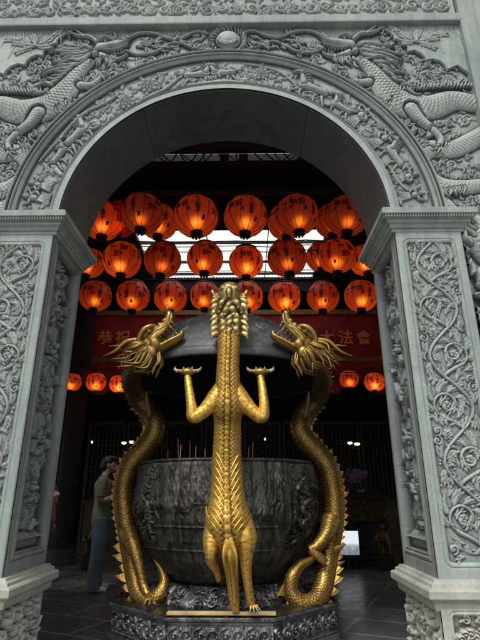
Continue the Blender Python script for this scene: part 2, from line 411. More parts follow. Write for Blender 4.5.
    def figure(s, u, v, hgt, h, base=0.0, lean=0.0, face=1):
        """a robed figure of the given height standing at (u, v)"""
        k = hgt
        for i in range(5):
            t = (i-2)/2; s.stroke([(u+lean*k*.5+t*k*.06, v+k*.62), (u+t*k*.12+lean*k*.2, v+k*.3), (u+t*k*.20, v)], [k*.05, k*.06, k*.05], h*(.75-.1*abs(t)), base, n=4, groove=.3)
        s.blob(u+lean*k*.5, v+k*.62, k*.15, k*.17, h*.95, base)
        s.stroke([(u+lean*k*.5-k*.1*face, v+k*.70), (u-k*.25*face, v+k*.55), (u-k*.12*face, v+k*.42)], [k*.055, k*.06, k*.04], h*1.0, base, n=4)
        s.stroke([(u+lean*k*.5+k*.1*face, v+k*.72), (u+k*.25*face, v+k*.72), (u+k*.33*face, v+k*.9)], [k*.055, k*.05, k*.03], h*.9, base, n=4)
        s.blob(u+lean*k*.62, v+k*.86, k*.085, k*.1, h*1.3, base); s.blob(u+lean*k*.62, v+k*.97, k*.06, k*.055, h*1.1, base)
        s.flame(u-k*.1*face, v+k*.6, 2.2 if face > 0 else .9, k*.5, k*.035, h*.6, .2, base)
    def beast(s, u, v, L, h, base=0.0, face=1, spots=False, ang=0.0):
        """a running deer or horse, body length L"""
        ca, sa = math.cos(ang), math.sin(ang)
        def T(x, y): x *= face; return (u+(x*ca-y*sa)*L, v+(x*sa+y*ca)*L)
        for x0, x1, x2, y2 in ((-.38, -.55, -.72, -.50), (-.30, -.22, -.34, -.55), (.32, .50, .70, -.38), (.26, .34, .22, -.52)):
            s.stroke([T(x0, -.05), T(x1, -.30), T(x2, y2)], [L*.085, L*.05, L*.028], h*.7, base, n=4)
        s.stroke([T(-.45, .04), T(-.1, -.0), T(.3, .03), T(.42, .08)], [L*.15, L*.145, L*.18, L*.13], h, base, n=5, power=.75, scales=(L*.09, h*.18) if spots else (L*.055, h*.10))
        s.stroke([T(.36, .1), T(.50, .32), T(.56, .44)], [L*.13, L*.085, L*.075], h*1.05, base, n=4)
        s.stroke([T(.54, .46), T(.68, .42), T(.80, .34)], [L*.085, L*.065, L*.04], h*1.15, base, n=4)
        for q in range(5): s.flame(*T(.50-.06*q, .44-.09*q), ang+(2.4 if face > 0 else .7), L*.26, L*.03, h*.8, .1, base)
        s.flame(*T(-.5, .1), ang+(2.7 if face > 0 else .4), L*.5, L*.05, h*.7, .15, base)
    def fill(s, n, fn, rad, u0, u1, v0, v1, thr=.006, ok=None):
        k = max(1, int(rad/s.res))
        for _ in range(n):
            u, v = random.uniform(u0, u1), random.uniform(v0, v1); i = int((u-s.u0)/s.res); j = int((v-s.v0)/s.res)
            if ok and not ok(u, v): continue
            if s.H[max(0, j-k):j+k+1, max(0, i-k):i+k+1].max() < thr: fn(u, v)
    def done(s, k=3, gain=1.0):
        """cavity value: how much lower than its neighbourhood"""
        a = boxblur(s.H, k)-s.H; b = boxblur(s.H, k*4)-s.H
        return np.clip((a*1.0+b*.55)*gain, 0, 1)
    def dull(s, amp=.0012, cells=60, seed=1): s.H += (fbm(s.nx, s.ny, cells, seed, 3, s.ny/s.nx)-.5)*2*amp
# ================================================================== THE GATEWAY
GY = 3.2; GT = .64; HW = 1.29; SP = 3.20; RA = 1.28; RO = 1.70; PW = .50; Z0 = .74; ZC = 3.07
gate = empty('stone_gateway', (0, GY, 0), label='tall grey-green stone gateway covered in carved dragons, scrollwork and figures around a round arch', cat='gateway')
def wp(x, y): p = P(x, y, GY); return (p.x, p.z)

# ---- spandrel relief: two dragons after a flaming pearl
S = Relief(-2.14, 2.14, SP-.02, 5.215, .0042)
random.seed(11)
def open_bg(u, v): return math.hypot(u, v-SP) > RO-.03
for i in range(330):
    u = random.uniform(-2.1, 2.1); v = random.uniform(3.2, 5.2)
    if open_bg(u, v): S.cloud(u, v, random.uniform(.035, .062), random.uniform(-.6, .6)+(0 if u < 0 else math.pi), .024)
def spandrel_dragon(mir, seed):
    random.seed(seed)
    def w(x, y):
        u, v = wp(x, y); return (mir*(u+.012)-.012 if mir < 0 else u, v)
    f = 1 if mir > 0 else -1
    A = lambda a: a if mir > 0 else math.pi-a
    # fan-folded wing in the outer corner
    cusps = [(84, 26), (76, 31), (74, 29.5), (72, 31), (71, 33.5), (66, 34), (61, 36.5), (58, 39.5), (56.5, 43.5), (51, 44), (46.5, 47), (44, 51), (43, 56), (37, 55), (31, 57.5), (27, 61), (25, 65.5), (18, 64), (11, 66.5), (7, 70), (4, 75), (-6, 71), (-22, 82)]
    S.poly([w(x, y) for x, y in cusps] + [w(-34, 60), w(-32, 22), w(70, 22)], .036, .008, .010)
    for q in ((58, 26, 30, 52), (40, 26, 8, 58), (14, 26, -14, 62), (72, 26, 50, 42)):
        S.stroke([w(q[0], q[1]), w((q[0]+q[2])/2-5, (q[1]+q[3])/2-2), w(q[2], q[3])], [.003, .006, .004], .010, .036, groove=0)
    for (x, y, a, L) in ((34, 47, 2.7, .20), (34, 47, 3.4, .17), (36, 46, .5, .19), (36, 46, -.2, .13), (35, 45, 1.7, .12), (20, 40, 2.9, .12), (52, 36, .7, .10)):
        S.leaf(*w(x, y), A(a), L, .040, .024, .036, lobes=3, curl=.5*f)
    S.blob(*w(35, 46), .028, .022, .034, .036, groove=0)
    for k in range(9): S.flame(*w(66-k*8.5, 27+k*.6), A(-1.15-.06*k), random.uniform(.14, .24), .007, .010, .06, .038, ph=0, curl=-.3*f)
    # lower coils of the body
    S.stroke([w(-60, 120), w(-30, 140), w(-4, 152), w(20, 152), w(30, 168), w(10, 186), w(-16, 190), w(-50, 186)], [.07, .08, .085, .09, .085, .08, .07, .06], .050, scales=(.030, .011), gw=1.2)
    S.stroke([w(22, 196), w(2, 208), w(-14, 232)], [.06, .08, .07], .045, scales=(.028, .010), gw=1.2)
    for i in range(26):
        S.flame(*w(-16+i*1.9, 194-abs(i-13)*.3), A(-1.2+random.uniform(-.5, .5)), random.uniform(.05, .09), .012, .036, .25, .024)
    for i in range(34):
        x = -2+i*1.15; S.flame(*w(x, 140+8*math.sin(i*.35)+random.uniform(-4, 4)), A(-.7+random.uniform(-.6, .6)), random.uniform(.05, .11), .011, .036, .3, .022)
    # main body: chest, back and hind part
    S.stroke([w(90, 62), w(76, 74), w(62, 92), w(44, 106), w(20, 110), w(-4, 104), w(-34, 108), w(-64, 100)], [.04, .075, .125, .145, .13, .105, .09, .08], .066, n=9, scales=(.034, .013), gw=1.14)
    for i in range(22):  # dorsal fins, raked back
        x = 50-i*3.3; S.flame(*w(x, 95-3*math.sin((52-x)/34)), A(2.15+random.uniform(-.15, .15)), random.uniform(.05, .085), .011, .030, .06, .040, curl=-.5*f, ph=0)
    # fore legs with claws
    S.stroke([w(38, 112), w(28, 124), w(15, 134)], [.068, .050, .036], .078, scales=(.026, .009), gw=1.2)
    S.stroke([w(15, 134), w(8, 143), w(10, 152)], [.036, .030, .028], .068)
    for a in (-2.1, -1.5, -.9, -.2): S.flame(*w(10, 150), A(a), .10, .014, .046, .05, .022, curl=.9*f, ph=0)
    S.stroke([w(80, 84), w(92, 84), w(101, 77)], [.042, .036, .026], .055, scales=(.026, .009))
    for a in (.7, .1, -.5): S.flame(*w(101, 77), A(a), .07, .012, .045, .05, .02, curl=-.9*f, ph=0)
    for i in range(12): S.flame(*w(64+random.uniform(-8, 10), 104+random.uniform(-5, 9)), A(-.9+random.uniform(-.4, .4)), random.uniform(.06, .11), .011, .03, .25, .02)
    # mane: many fine locks streaming back from the cheek and brow
    for i in range(30):
        t = random.random(); L = random.uniform(.18, .44)
        S.flame(*w(96-12*t, 45+17*t), A(math.pi+.06+.50*t+random.uniform(-.14, .14)), L, .012+.012*L, .030+.014*random.random(), .15, .016+.016*random.random(), mid=.004, ph=random.uniform(.6, 2.4))
    for i in range(9): S.flame(*w(80-i*4.5, 62+i*4), A(math.pi+.25+random.uniform(-.3, .3)), .15, .014, .032, .25, .05)
    # horns, skull, snout, open jaws
    S.stroke([w(98, 43), w(90, 37), w(78, 36), w(66, 31)], [.018, .016, .012, .003], .045, .028, groove=.3)
    S.stroke([w(84, 36), w(78, 32), w(74, 29)], [.010, .008, .002], .034, .032, groove=.2)
    S.blob(*w(101, 48), .078, .055, .062, .012)
    S.stroke([w(100, 47), w(110, 45), w(119, 44), w(127, 39)], [.050, .036, .028, .024], .066, .014, groove=.3)
    S.stroke([w(100, 54), w(110, 57), w(120, 58), w(127, 54)], [.034, .020, .014, .008], .045, .012, groove=.3)
    S.blob(*w(128, 38), .022, .018, .084, .010); S.blob(*w(122, 41), .016, .012, .088, .010, groove=.3); S.blob(*w(95, 54), .032, .028, .066, .02)
    S.blob(*w(106, 43), .019, .015, .078, .014, groove=1.2); S.blob(*w(107, 43), .008, .008, .094, .010, groove=.4)
    S.stroke([w(99, 42), w(105, 38.5), w(112, 41)], [.007, .010, .005], .080, .014, groove=.3)
    S.stroke([w(101, 50), w(112, 50.5), w(122, 48), w(128, 44)], [.007, .008, .008, .006], .064, .012, groove=.5)
    for q in range(6): S.stroke([w(108+3.2*q, 51), w(108.6+3.2*q, 53.5)], [.005, .0015], .052, .010, groove=.3)
    for q in range(14): S.flame(*w(96+random.uniform(0, 24), 57+random.uniform(-1, 3)), A(-1.6-random.uniform(0, 1.1)), random.uniform(.06, .13), .010, .03, .2, .014)
    S.stroke([w(92, 50), w(86, 47), w(80, 50)], [.012, .018, .002], .05, .03, groove=.3)
    # whiskers: two long waves towards the pearl
    S.stroke([w(126, 50), w(138, 54), w(154, 52), w(168, 44), w(180, 42), w(192, 47), w(206, 50)], [.008, .011, .011, .010, .010, .009, .006], .034, .02, n=9)
    S.stroke([w(128, 38), w(140, 32.5), w(156, 33), w(170, 38), w(184, 36), w(196, 31), w(208, 33)], [.008, .010, .010, .010, .010, .009, .006], .034, .02, n=9)
    for i in range(34): S.flame(*w(132+random.uniform(0, 76), 43+random.uniform(-6, 6)), A(.35+random.uniform(-.6, .6)), random.uniform(.05, .12), .010, .024, .25, .010)
spandrel_dragon(1, 21); spandrel_dragon(-1, 22)
pu, pv = wp(228, 39.5)
for i in range(26):
    a = i/26*math.pi*2; S.flame(pu+math.cos(a)*.105, pv+math.sin(a)*.105, a+.5, .09, .018, .05, .1, .012, curl=.8)
S.blob(pu, pv, .115, .115, .10, .0)
for i in range(10): S.spiral(pu+.075*math.cos(3.3+i*.30), pv+.055*math.sin(3.3+i*.30)-.01, .022, i, 1.1, .010, .006, 1, .080)
random.seed(77)
S.fill(2600, lambda u, v: S.cloud(u, v, random.uniform(.022, .040), random.uniform(-.8, .8)+(0 if u < 0 else math.pi), .030), .020, -2.1, 2.1, 3.2, 5.1, .014, lambda u, v: open_bg(u, v) and abs(u) < 1.95+.1*(v < 4.5))
S.fill(1500, lambda u, v: S.flame(u, v, random.uniform(0, 6.28), .06, .010, .022, .3), .012, -2.1, 2.1, 3.2, 4.9, .012, open_bg)
S.dull(.0016, 90, 3)
cavS = S.done(3, 64)
Rr = np.hypot(S.U, S.Vv-SP); mask = Rr > RO-.04
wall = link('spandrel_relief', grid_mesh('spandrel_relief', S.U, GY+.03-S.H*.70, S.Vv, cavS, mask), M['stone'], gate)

# ---- archivolt: moulded ring with its own carved band
NA = 1150; radii = np.arange(RA, RO+.001, .0042)
AR = Relief(0, math.pi*1.5, RA, RO, .0042)
random.seed(5)
c = 1.5
for i in range(64): AR.cloud(random.uniform(.05, 4.66), random.uniform(1.38, 1.58), random.uniform(.014, .024), random.uniform(0, 6.28), .010)
def ang(deg): return R(deg)*c
def peony(deg, r, s): 
    for k in range(5): AR.leaf(ang(deg)+s*.7*math.cos(k*1.3), r+s*.7*math.sin(k*1.3), k*1.3, s*1.0, s*.22, .018, lobes=2)
    AR.flower(ang(deg), r, s, 9, .024, .004, 3)
# u grows from the right foot of the arch (0 deg) over the crown to the left foot (180 deg)
AR.figure(ang(172), 1.390, 0.213, .026, .002, face=1); AR.figure(ang(167.5), 1.410, 0.188, .026, .002, face=-1)
AR.stroke([(ang(162), 1.38), (ang(160), 1.47), (ang(157), 1.55)], [.02, .025, .008], .02)
AR.beast(ang(155), 1.487, 0.195, .028, .002, face=-1); AR.beast(ang(146), 1.482, 0.244, .030, .002, face=-1)
AR.stroke([(ang(160), 1.60), (ang(150), 1.575), (ang(140), 1.59), (ang(131), 1.54), (ang(126), 1.55)], [.008, .013, .012, .012, .006], .022, n=8)
for k in range(7): AR.leaf(ang(140-k*2.2), 1.57-(k%3)*.05, random.uniform(0, 6), .06, .016, .018, lobes=2)
peony(126, 1.45, .085); peony(116.5, 1.51, .085)
AR.stroke([(ang(121), 1.38), (ang(112), 1.40), (ang(106), 1.48), (ang(100), 1.57)], [.012, .014, .010, .006], .02, n=8)
for k in range(6): AR.leaf(ang(109-k*1.8), 1.44+.02*k, 1.2+k*.3, .07, .016, .018, lobes=2)
AR.beast(ang(99.5), 1.482, 0.207, .028, .002, face=-1); AR.beast(ang(91), 1.477, 0.195, .028, .002, face=1)
AR.stroke([(ang(104), 1.38), (ang(97), 1.375), (ang(90), 1.385), (ang(84), 1.37)], [.012, .02, .02, .01], .018, n=8)
peony(78, 1.50, .07)
AR.stroke([(ang(84), 1.58), (ang(74), 1.56), (ang(68), 1.50), (ang(64), 1.42)], [.006, .011, .011, .006], .02, n=8)
for k in range(6): AR.leaf(ang(73-k*1.6), 1.44+.022*k, 2.5-k*.3, .065, .016, .018, lobes=2)
AR.beast(ang(60), 1.492, 0.256, .032, .002, face=1, spots=True); AR.beast(ang(48), 1.462, 0.183, .028, .002, face=1)
AR.figure(ang(41), 1.380, 0.225, .028, .002, face=1)
AR.stroke([(ang(44), 1.60), (ang(36), 1.57), (ang(31), 1.58)], [.008, .012, .006], .02)
for k in range(6): AR.leaf(ang(37-k*2), 1.56-(k%2)*.06, random.uniform(0, 6), .065, .016, .018, lobes=2)
AR.figure(ang(30), 1.380, 0.225, .028, .002, face=-1); AR.beast(ang(23), 1.492, 0.207, .028, .002, face=1)
AR.figure(ang(14.5), 1.390, 0.200, .028, .002, face=1); AR.stroke([(ang(20), 1.40), (ang(12), 1.43), (ang(6), 1.55)], [.009, .013, .006], .02)
AR.figure(ang(8), 1.390, 0.188, .026, .002, face=-1)
random.seed(78)
AR.fill(420, lambda u, v: AR.leaf(u, v, random.uniform(0, 6.28), random.uniform(.06, .095), .024, .017, lobes=3), .020, .1, 4.6, 1.38, 1.585, .006)
AR.fill(500, lambda u, v: AR.cloud(u, v, .015, random.uniform(0, 6.28), .014), .009, .1, 4.6, 1.38, 1.585, .005)
AR.H *= 1.02; AR.dull(.0012, 80, 5)
r = AR.Vv; u = AR.U
prof = np.zeros_like(r)
def band(a, b, h, rnd=.006): 
    global prof
    prof = np.maximum(prof, h*np.clip(np.minimum(r-a, b-r)/rnd, 0, 1)**.5)
prof = np.where((r < 1.356) | (r > 1.630), .028, 0.0)
band(RA-.02, 1.330, .034); band(1.334, 1.352, .044, .009); band(1.636, 1.654, .042, .008); band(1.659, 1.679, .052, .009); band(1.684, RO+.02, .060, .010)
endm = (u < .055) | (u > math.pi*c-.055); prof = np.where(endm, np.maximum(prof, .026), prof)
inner = (r > 1.358) & (r < 1.628) & ~endm
Hh = np.where(inner, np.clip(AR.H, -.01, .05), prof)
AR.H = Hh; cavA = AR.done(3, 72)
th = u/c
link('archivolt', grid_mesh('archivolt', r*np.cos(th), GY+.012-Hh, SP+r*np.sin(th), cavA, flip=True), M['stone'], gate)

# ---- soffit stones of the arch
for k, (a0, a1) in enumerate(((0, 57), (57, 123), (123, 180))):
    mb = MB(); n = 40; vs = []; a0r, a1r = R(a0)+(.0016 if k else 0), R(a1)-(.0016 if k < 2 else 0)
    for i in range(n+1):
        a = a0r+(a1r-a0r)*i/n
        for (rr, yy) in ((RA+.05, GY+.004), (RA+.004, GY+.004), (RA, GY+.008), (RA, GY+GT-.01), (RA+.006, GY+GT), (RA+.05, GY+GT)):
            vs.append((rr*math.cos(a), yy, SP+rr*math.sin(a)))
    fs = [(i*6+j, i*6+j+1, i*6+7+j, i*6+6+j) for i in range(n) for j in range(5)] + [tuple(range(5, -1, -1)), tuple(n*6+j for j in range(6))]
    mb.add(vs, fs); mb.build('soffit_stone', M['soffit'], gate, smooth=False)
# ---- solid masonry behind the carved skin (back face with its own arch)
mb = MB(); n = 64; vs = []; XW, ZT = 2.75, 6.9
for yy, q in ((GY+.06, RA+.03), (GY+GT+.001, RA+.03)):
    for i in range(n+1):
        a = math.pi*i/n; vs.append((q*math.cos(a), yy, SP+q*math.sin(a)))
        k = min(XW/abs(math.cos(a)) if abs(math.cos(a)) > 1e-6 else 1e9, (ZT-SP)/math.sin(a) if math.sin(a) > 1e-6 else 1e9)
        vs.append((k*math.cos(a), yy, SP+k*math.sin(a)))
for q in (0, 1):
    for i in range(n):
        o = q*2*(n+1)+i*2; mb.add([], []); mb.f.append((o, o+1, o+3, o+2))
mb.v = [tuple(v) for v in vs]
# sides of the opening above the spring and top
for i in range(n):
    o = i*2; p = 2*(n+1)+i*2; mb.f.append((o, o+2, p+2, p)); mb.f.append((o+1, p+1, p+3, o+3))
mb.build('wall_core', M['stone_smooth'], gate, smooth=False)
mb = MB()
for sx in (-1, 1):   # flanking wall below the spring, beyond the piers
    mb = MB(); mb.box((min(sx*1.60, sx*XW), GY+.10, -.15), (max(sx*1.60, sx*XW), GY+GT, SP-.002)); mb.build('flank_wall', M['stone_smooth'], gate, smooth=False)

# ---- piers
def scroll_panel(C, W, z0, z1, seed, h=.020, ph=0):
    """a climbing acanthus stem; each bend holds a large leafy scroll"""
    random.seed(seed); n = int(round((z1-z0)/.37)); lam = (z1-z0)/n; cu = C.u0+W/2; s0 = 1 if ph else -1; A = W*.33
    for k in range(n):
        s = s0*(1 if k % 2 == 0 else -1); z_ = z0+lam*k; uc = cu-s*A*.42; zc = z_+lam*.56; rr = W*.245
        j = lambda q: random.uniform(-q, q)
        # leaves outside the scroll, all sweeping the way the scroll turns
        for a0, L in ((-150, .10), (170, .11), (125, .115), (80, .11), (35, .085)):
            a = R(a0 if s > 0 else 180-a0); C.leaf(uc+math.cos(a)*rr*.92, zc+math.sin(a)*rr*.92, a-s*.75+j(.15), L+j(.01), .030, h*.85, lobes=3, curl=-s*.8)
        # leaves hugging the frame on the outside of the bend
        C.leaf(cu+s*A*.98, zc-lam*.02, R(90)-s*.45, .115, .030, h*.9, lobes=3, curl=s*.9)
        C.leaf(cu+s*A*.90, zc-lam*.16, R(-90)+s*.55, .10, .028, h*.85, lobes=3, curl=-s*.9)
        C.spiral(cu+s*W*.40, zc+lam*.33, .030, R(90), 1.3, h*.9, .009, s)
        C.spiral(cu-s*W*.38, z_+lam*.06, .026, R(-90), 1.2, h*.9, .009, s)
        # the scroll itself springs from the stem
        C.stroke([(cu+s*A*.30, z_+lam*.10), (cu+s*A*.0, z_+lam*.20), (uc-s*rr*.55, zc-rr*.86)], [.008, .012, .013], h, n=4, groove=.3)
        C.spiral(uc, zc, rr, R(-118 if s > 0 else -62), 1.35, h*1.05, .0105, -s)
        C.leaf(uc+s*rr*.52, zc+rr*.1, R(-100), .075, .024, h, lobes=2, curl=-s*1.0); C.leaf(uc-s*rr*.48, zc-rr*.05, R(75), .07, .022, h, lobes=2, curl=-s*1.2)
        C.flower(uc, zc, .027, 5, h*1.2)
        if k % 2: C.flower(cu+s*W*.20, z_+lam*1.0, .036, 6, h*1.05, rings=2)
    st = [(cu+s0*A*math.sin(math.pi*(i/6)), z0+lam*i/6) for i in range(6*n+1)]
    C.stroke(st, [.009, .0112, .0105], h*1.15, n=3, groove=.5)
    for k in range(n):
        s = s0*(1 if k % 2 == 0 else -1); z_ = z0+lam*k
        C.leaf(cu+s*A*.25, z_+lam*.08, R(90)-s*.2, .085, .024, h*1.1, lobes=2, curl=-s*.9)
    C.fill(1500, lambda u, v: C.leaf(u, v, R(90)+random.uniform(-1.6, 1.6), random.uniform(.04, .065), .019, h*.8, lobes=2, curl=random.choice((-1, 1))), .014, C.u0+.03, C.u0+W-.03, z0-.02, z1-.02, .005)
    C.fill(700, lambda u, v: C.blob(u, v, .009, .009, h*.6), .012, C.u0+.02, C.u0+W-.02, z0-.03, z1, .004)
def frame_panel(C, m, e, rc, depth):
    """frame around a sunk panel with rounded corners: base height depth outside, bead at the edge"""
    U, W = C.U, C.Vv; u0, u1 = U.min()+m[0], U.max()-m[1]; v0, v1 = W.min()+m[2], W.max()-m[3]
    dx = np.maximum(np.maximum(u0+rc-U, U-(u1-rc)), 0); dy = np.maximum(np.maximum(v0+rc-W, W-(v1-rc)), 0)
    d = rc-np.hypot(dx, dy); inn = np.minimum(np.minimum(U-u0, u1-U), np.minimum(W-v0, v1-W)); d = np.where((dx > 0) & (dy > 0), d, inn)
    bead = .009*np.exp(-((d-.010)/.006)**2)
    H = np.where(d > 0, np.clip(C.H, -.012, 1)*np.clip(d/.012, 0, 1) + depth*np.clip(1-d/.014, 0, 1)**1.5 + bead, depth)
    groove = .006*np.exp(-((d+.012)/.004)**2)
    C.H = H-groove
for sx in (-1, 1):
    side = 'left' if sx < 0 else 'right'
    # front face with scrollwork
    C = Relief(HW+.003, HW+PW, Z0, ZC, .0040)
    C2 = Relief(C.u0+.07, C.u0+PW-.075, Z0+.08, ZC-.08, .0040)
    scroll_panel(C2, PW-.145, Z0+.14, ZC-.10, 31 if sx > 0 else 32, .020, ph=sx > 0)
    j0 = int(round(.08/.0040)); i0 = int(round(.07/.0040)); C.H[j0:j0+C2.ny, i0:i0+C2.nx] = C2.H
    frame_panel(C, (.066, .072, .075, .075), .01, .035, .016)
    C.dull(.0009, 70, 7+sx)
    dd = np.minimum(C.U-C.u0, (HW+PW)-C.U); C.H -= .012*np.clip(1-dd/.012, 0, 1)**2
    cv = C.done(3, 75)
    pier = link('pier_front', grid_mesh('pier_front', sx*C.U, GY-C.H, C.Vv, cv, flip=sx < 0), M['stone'], gate)
    # jamb: deep niche with undercut figures
    random.seed(41+sx)
    J = Relief(GY, GY+GT, Z0, ZC, .0042)
    y0, y1 = GY+.115, GY+GT-.085
    D = .10
    for i in range(60): J.cloud(random.uniform(y0+.02, y1-.02), random.uniform(Z0+.3, ZC-.15), random.uniform(.03, .05), random.uniform(0, 6.28), .03)
    J.stroke([((y0+y1)/2+.07*math.sin(k*1.35), Z0+.28+k*.21) for k in range(10)], [.03, .034, .03], .055, n=8, scales=(.03, .008))
    z = Z0+.26
    while z < ZC-.35:
        J.figure((y0+y1)/2+random.uniform(-.06, .06), z, .30, .078, face=random.choice((-1, 1)), lean=random.uniform(-.1, .1))
        for q in range(7): J.leaf(random.uniform(y0+.05, y1-.05), z+random.uniform(0, .3), random.uniform(0, 6.28), .11, .03, .06, lobes=3)
        for q in range(5): J.flame(random.uniform(y0+.05, y1-.05), z+random.uniform(0, .3), random.uniform(0, 6.28), .16, .018, .075, .3)
        J.spiral(random.uniform(y0+.07, y1-.07), z+.27, .055, 0, 1.4, .07, .014)
        z += .33
    J.spiral((y0+y1)/2, ZC-.24, .075, 0, 1.5, .07, .018)
    Hj = J.H; dU = np.minimum(J.U-y0, y1-J.U); dV = np.minimum(J.Vv-(Z0+.13), ZC-.07-J.Vv); d = np.minimum(dU, dV)
    ledge = (J.Vv < Z0+.24) & (d > 0)
    Hj = np.where(d > 0, np.clip(Hj, -.01, 1)*np.clip(d/.01, 0, 1), D)
    Hj = np.where(ledge, .03+.05*np.clip((Z0+.24-J.Vv)/.05, 0, 1)*(J.Vv > Z0+.19), Hj) + np.where((J.Vv < Z0+.19) & (d > 0), .025, 0)
    edge = (d <= 0)
    Hj = np.where(edge, D - .010*np.exp(-((d+.016)/.004)**2) - .010*np.exp(-((d+.050)/.004)**2) + .004*np.exp(-((d+.03)/.007)**2), Hj)
    J.H = Hj; J.dull(.0010, 60, 9+sx); cj = J.done(4, 34)
    link('jamb_relief', grid_mesh('jamb_relief', sx*(HW+D-J.H), J.U, J.Vv, cj, flip=sx > 0), M['panel_shaded'], gate)
    # hidden core of the pier
    mb = MB(); x0, x1 = sorted((sx*(HW+.10), sx*(HW+PW-.001))); mb.box((x0, GY+.035, Z0-.6), (x1, GY+GT-.001, SP-.001)); mb.build('pier_core', M['stone_smooth'], gate, smooth=False)
    mb = MB(); x0, x1 = sorted((sx*(HW+.001), sx*(HW+.102))); mb.box((x0, GY+GT-.003, Z0), (x1, GY+GT+.004, ZC)); mb.build('pier_back_edge', M['stone_smooth'], gate, smooth=False)
    # capital and plinth mouldings: stepped rings round front, jamb and back
    def ring(levels, name, mat, bead=None):
        mb = MB(); vs = []; fs = []; xo = HW+PW
        for (o, z) in levels:
            vs += [(sx*(xo+o), GY+GT+o*.6, z), (sx*(HW-o), GY+GT+o*.6, z), (sx*(HW-o), GY-o, z), (sx*(xo+o), GY-o, z)]
        L = len(levels)
        for i in range(L-1):
            for k in range(4): k2 = (k+1) % 4; fs.append((i*4+k, i*4+k2, i*4+4+k2, i*4+4+k))
        fs.append((0, 1, 2, 3)); fs.append(tuple((L-1)*4+k for k in (3, 2, 1, 0)))
        mb.add(vs, fs); return mb.build(name, mat, gate, smooth=False)
    cap = ring([(.002, ZC-.004), (.020, ZC-.003), (.022, ZC+.022), (.032, ZC+.024), (.042, ZC+.046), (.060, ZC+.060), (.061, ZC+.082), (.078, ZC+.086), (.082, ZC+.094), (.082, ZC+.104), (.104, ZC+.112), (.106, ZC+.150), (.094, ZC+.156), (.094, ZC+.166)], 'capital', M['stone_smooth'])
    mb = MB()   # dentil row under the top slab
    xo = HW+PW; o = .083; zz = ZC+.089; k = 0
    x = HW-o+.004
    while x < xo+o-.01: mb.box((sx*x if sx > 0 else -x-.011, GY-o-.010, zz), ((sx*x+.011) if sx > 0 else -x, GY-o+.002, zz+.020)); x += .020
    y = GY-o+.006
    while y < GY+GT: mb.box((min(sx*(HW-o-.010), sx*(HW-o+.002)), y, zz), (max(sx*(HW-o-.010), sx*(HW-o+.002)), y+.011, zz+.020)); y += .020
    mb.build('dentil', M['stone_smooth'], cap, smooth=False)
    ring([(.045, .585), (.050, .60), (.052, .625), (.074, .640), (.088, .652), (.088, .690), (.078, .700), (.060, .704), (.056, .722), (.036, .728), (.030, Z0+.003), (.001, Z0+.004)], 'plinth_moulding', M['stone_warm_plain'])
    ring([(.075, -.15), (.075, .10), (.062, .12), (.055, .15), (.03, .16)], 'plinth_foot', M['stone_warm_plain'])
    # plinth with carved lions and figures, front and jamb
    for which in ('front', 'jamb'):
        W = PW+.02 if which == 'front' else GT
        Q = Relief(0, W, .15, .60, .0042); random.seed(50+sx+(5 if which == 'jamb' else 0))
        m = .06 if which == 'front' else .035
        for i in range(14): Q.cloud(random.uniform(m, W-m), random.uniform(.19, .55), .025, random.uniform(0, 6.28), .025)
        if which == 'front':
            for sgn2, uc in ((1, W*.5),):
                Q.stroke([(uc-.13, .30), (uc-.02, .33), (uc+.13, .30)], [.07, .075, .08], .06, n=8)
                Q.stroke([(uc-.1, .30), (uc-.13, .23), (uc-.08, .19)], [.05, .04, .035], .065); Q.stroke([(uc+.1, .29), (uc+.14, .23), (uc+.09, .19)], [.055, .04, .035], .065)
                for q in range(7): Q.flame(uc+.15, .34+.01*q, .6+.25*q, .12, .02, .05, .2)
            for a, b in ((W*.27, .42),):
                Q.blob(a, b, .075, .07, .085, .0)
                for q in range(12): Q.spiral(a+.068*math.cos(q*.52), b+.064*math.sin(q*.52), .024, q, 1.3, .06, .010, 1, .012)
                Q.blob(a-.025, b+.012, .013, .012, .104); Q.blob(a+.025, b+.012, .013, .012, .104); Q.blob(a, b-.022, .026, .018, .112)
            Q.blob(W*.56, .46, .05, .048, .08)
            for q in range(9): Q.spiral(W*.56+.045*math.cos(q*.7), .46+.043*math.sin(q*.7), .018, q, 1.2, .05, .008, 1, .03)
            Q.stroke([(W*.56, .42), (W*.70, .36), (W*.80, .27)], [.045, .06, .05], .07)
            Q.stroke([(W*.3, .36), (W*.22, .28), (W*.3, .21)], [.04, .035, .03], .075)
        else:
            Q.fill(260, lambda u, v: Q.leaf(u, v, random.uniform(0, 6.28), .10, .03, .05, lobes=3), .02, .05, W-.05, .18, .55, .03)
            for q in range(4): Q.figure(.10+q*.145, .19, .36, .062, face=(-1)**q, lean=random.uniform(-.1, .1))
            for q in range(16): Q.flame(random.uniform(.06, W-.06), random.uniform(.22, .5), random.uniform(0, 6.28), .13, .018, .07, .3)
            for q in range(6): Q.blob(random.uniform(.08, W-.08), random.uniform(.3, .53), .028, .024, .075)
        frame_panel(Q, (m, m, .035, .03), .01, .02, .03 if which == 'front' else .035)
        Q.dull(.0014, 50, 60+sx); cq = Q.done(3, 34)
        if which == 'front': me = grid_mesh('plinth_front', sx*(HW-.02+Q.U), GY-.02-Q.H+.03*0, Q.Vv, cq, flip=sx < 0)
        else: me = grid_mesh('plinth_jamb', sx*(HW+.02-Q.H), GY-.02+Q.U, Q.Vv, cq, flip=sx > 0)
        link('plinth_'+('relief' if which == 'front' else 'figure_relief'), me, M['stone_warm'], gate)
    # wall relief outside the pier: more coils of the spandrel dragon
    K = Relief(HW+PW+.0, HW+PW+.75, .6, SP, .0050); random.seed(70+sx)
    for i in range(90): K.cloud(random.uniform(K.u0, K.u0+.75), random.uniform(.7, 3.2), random.uniform(.03, .05), random.uniform(0, 6.28), .024)
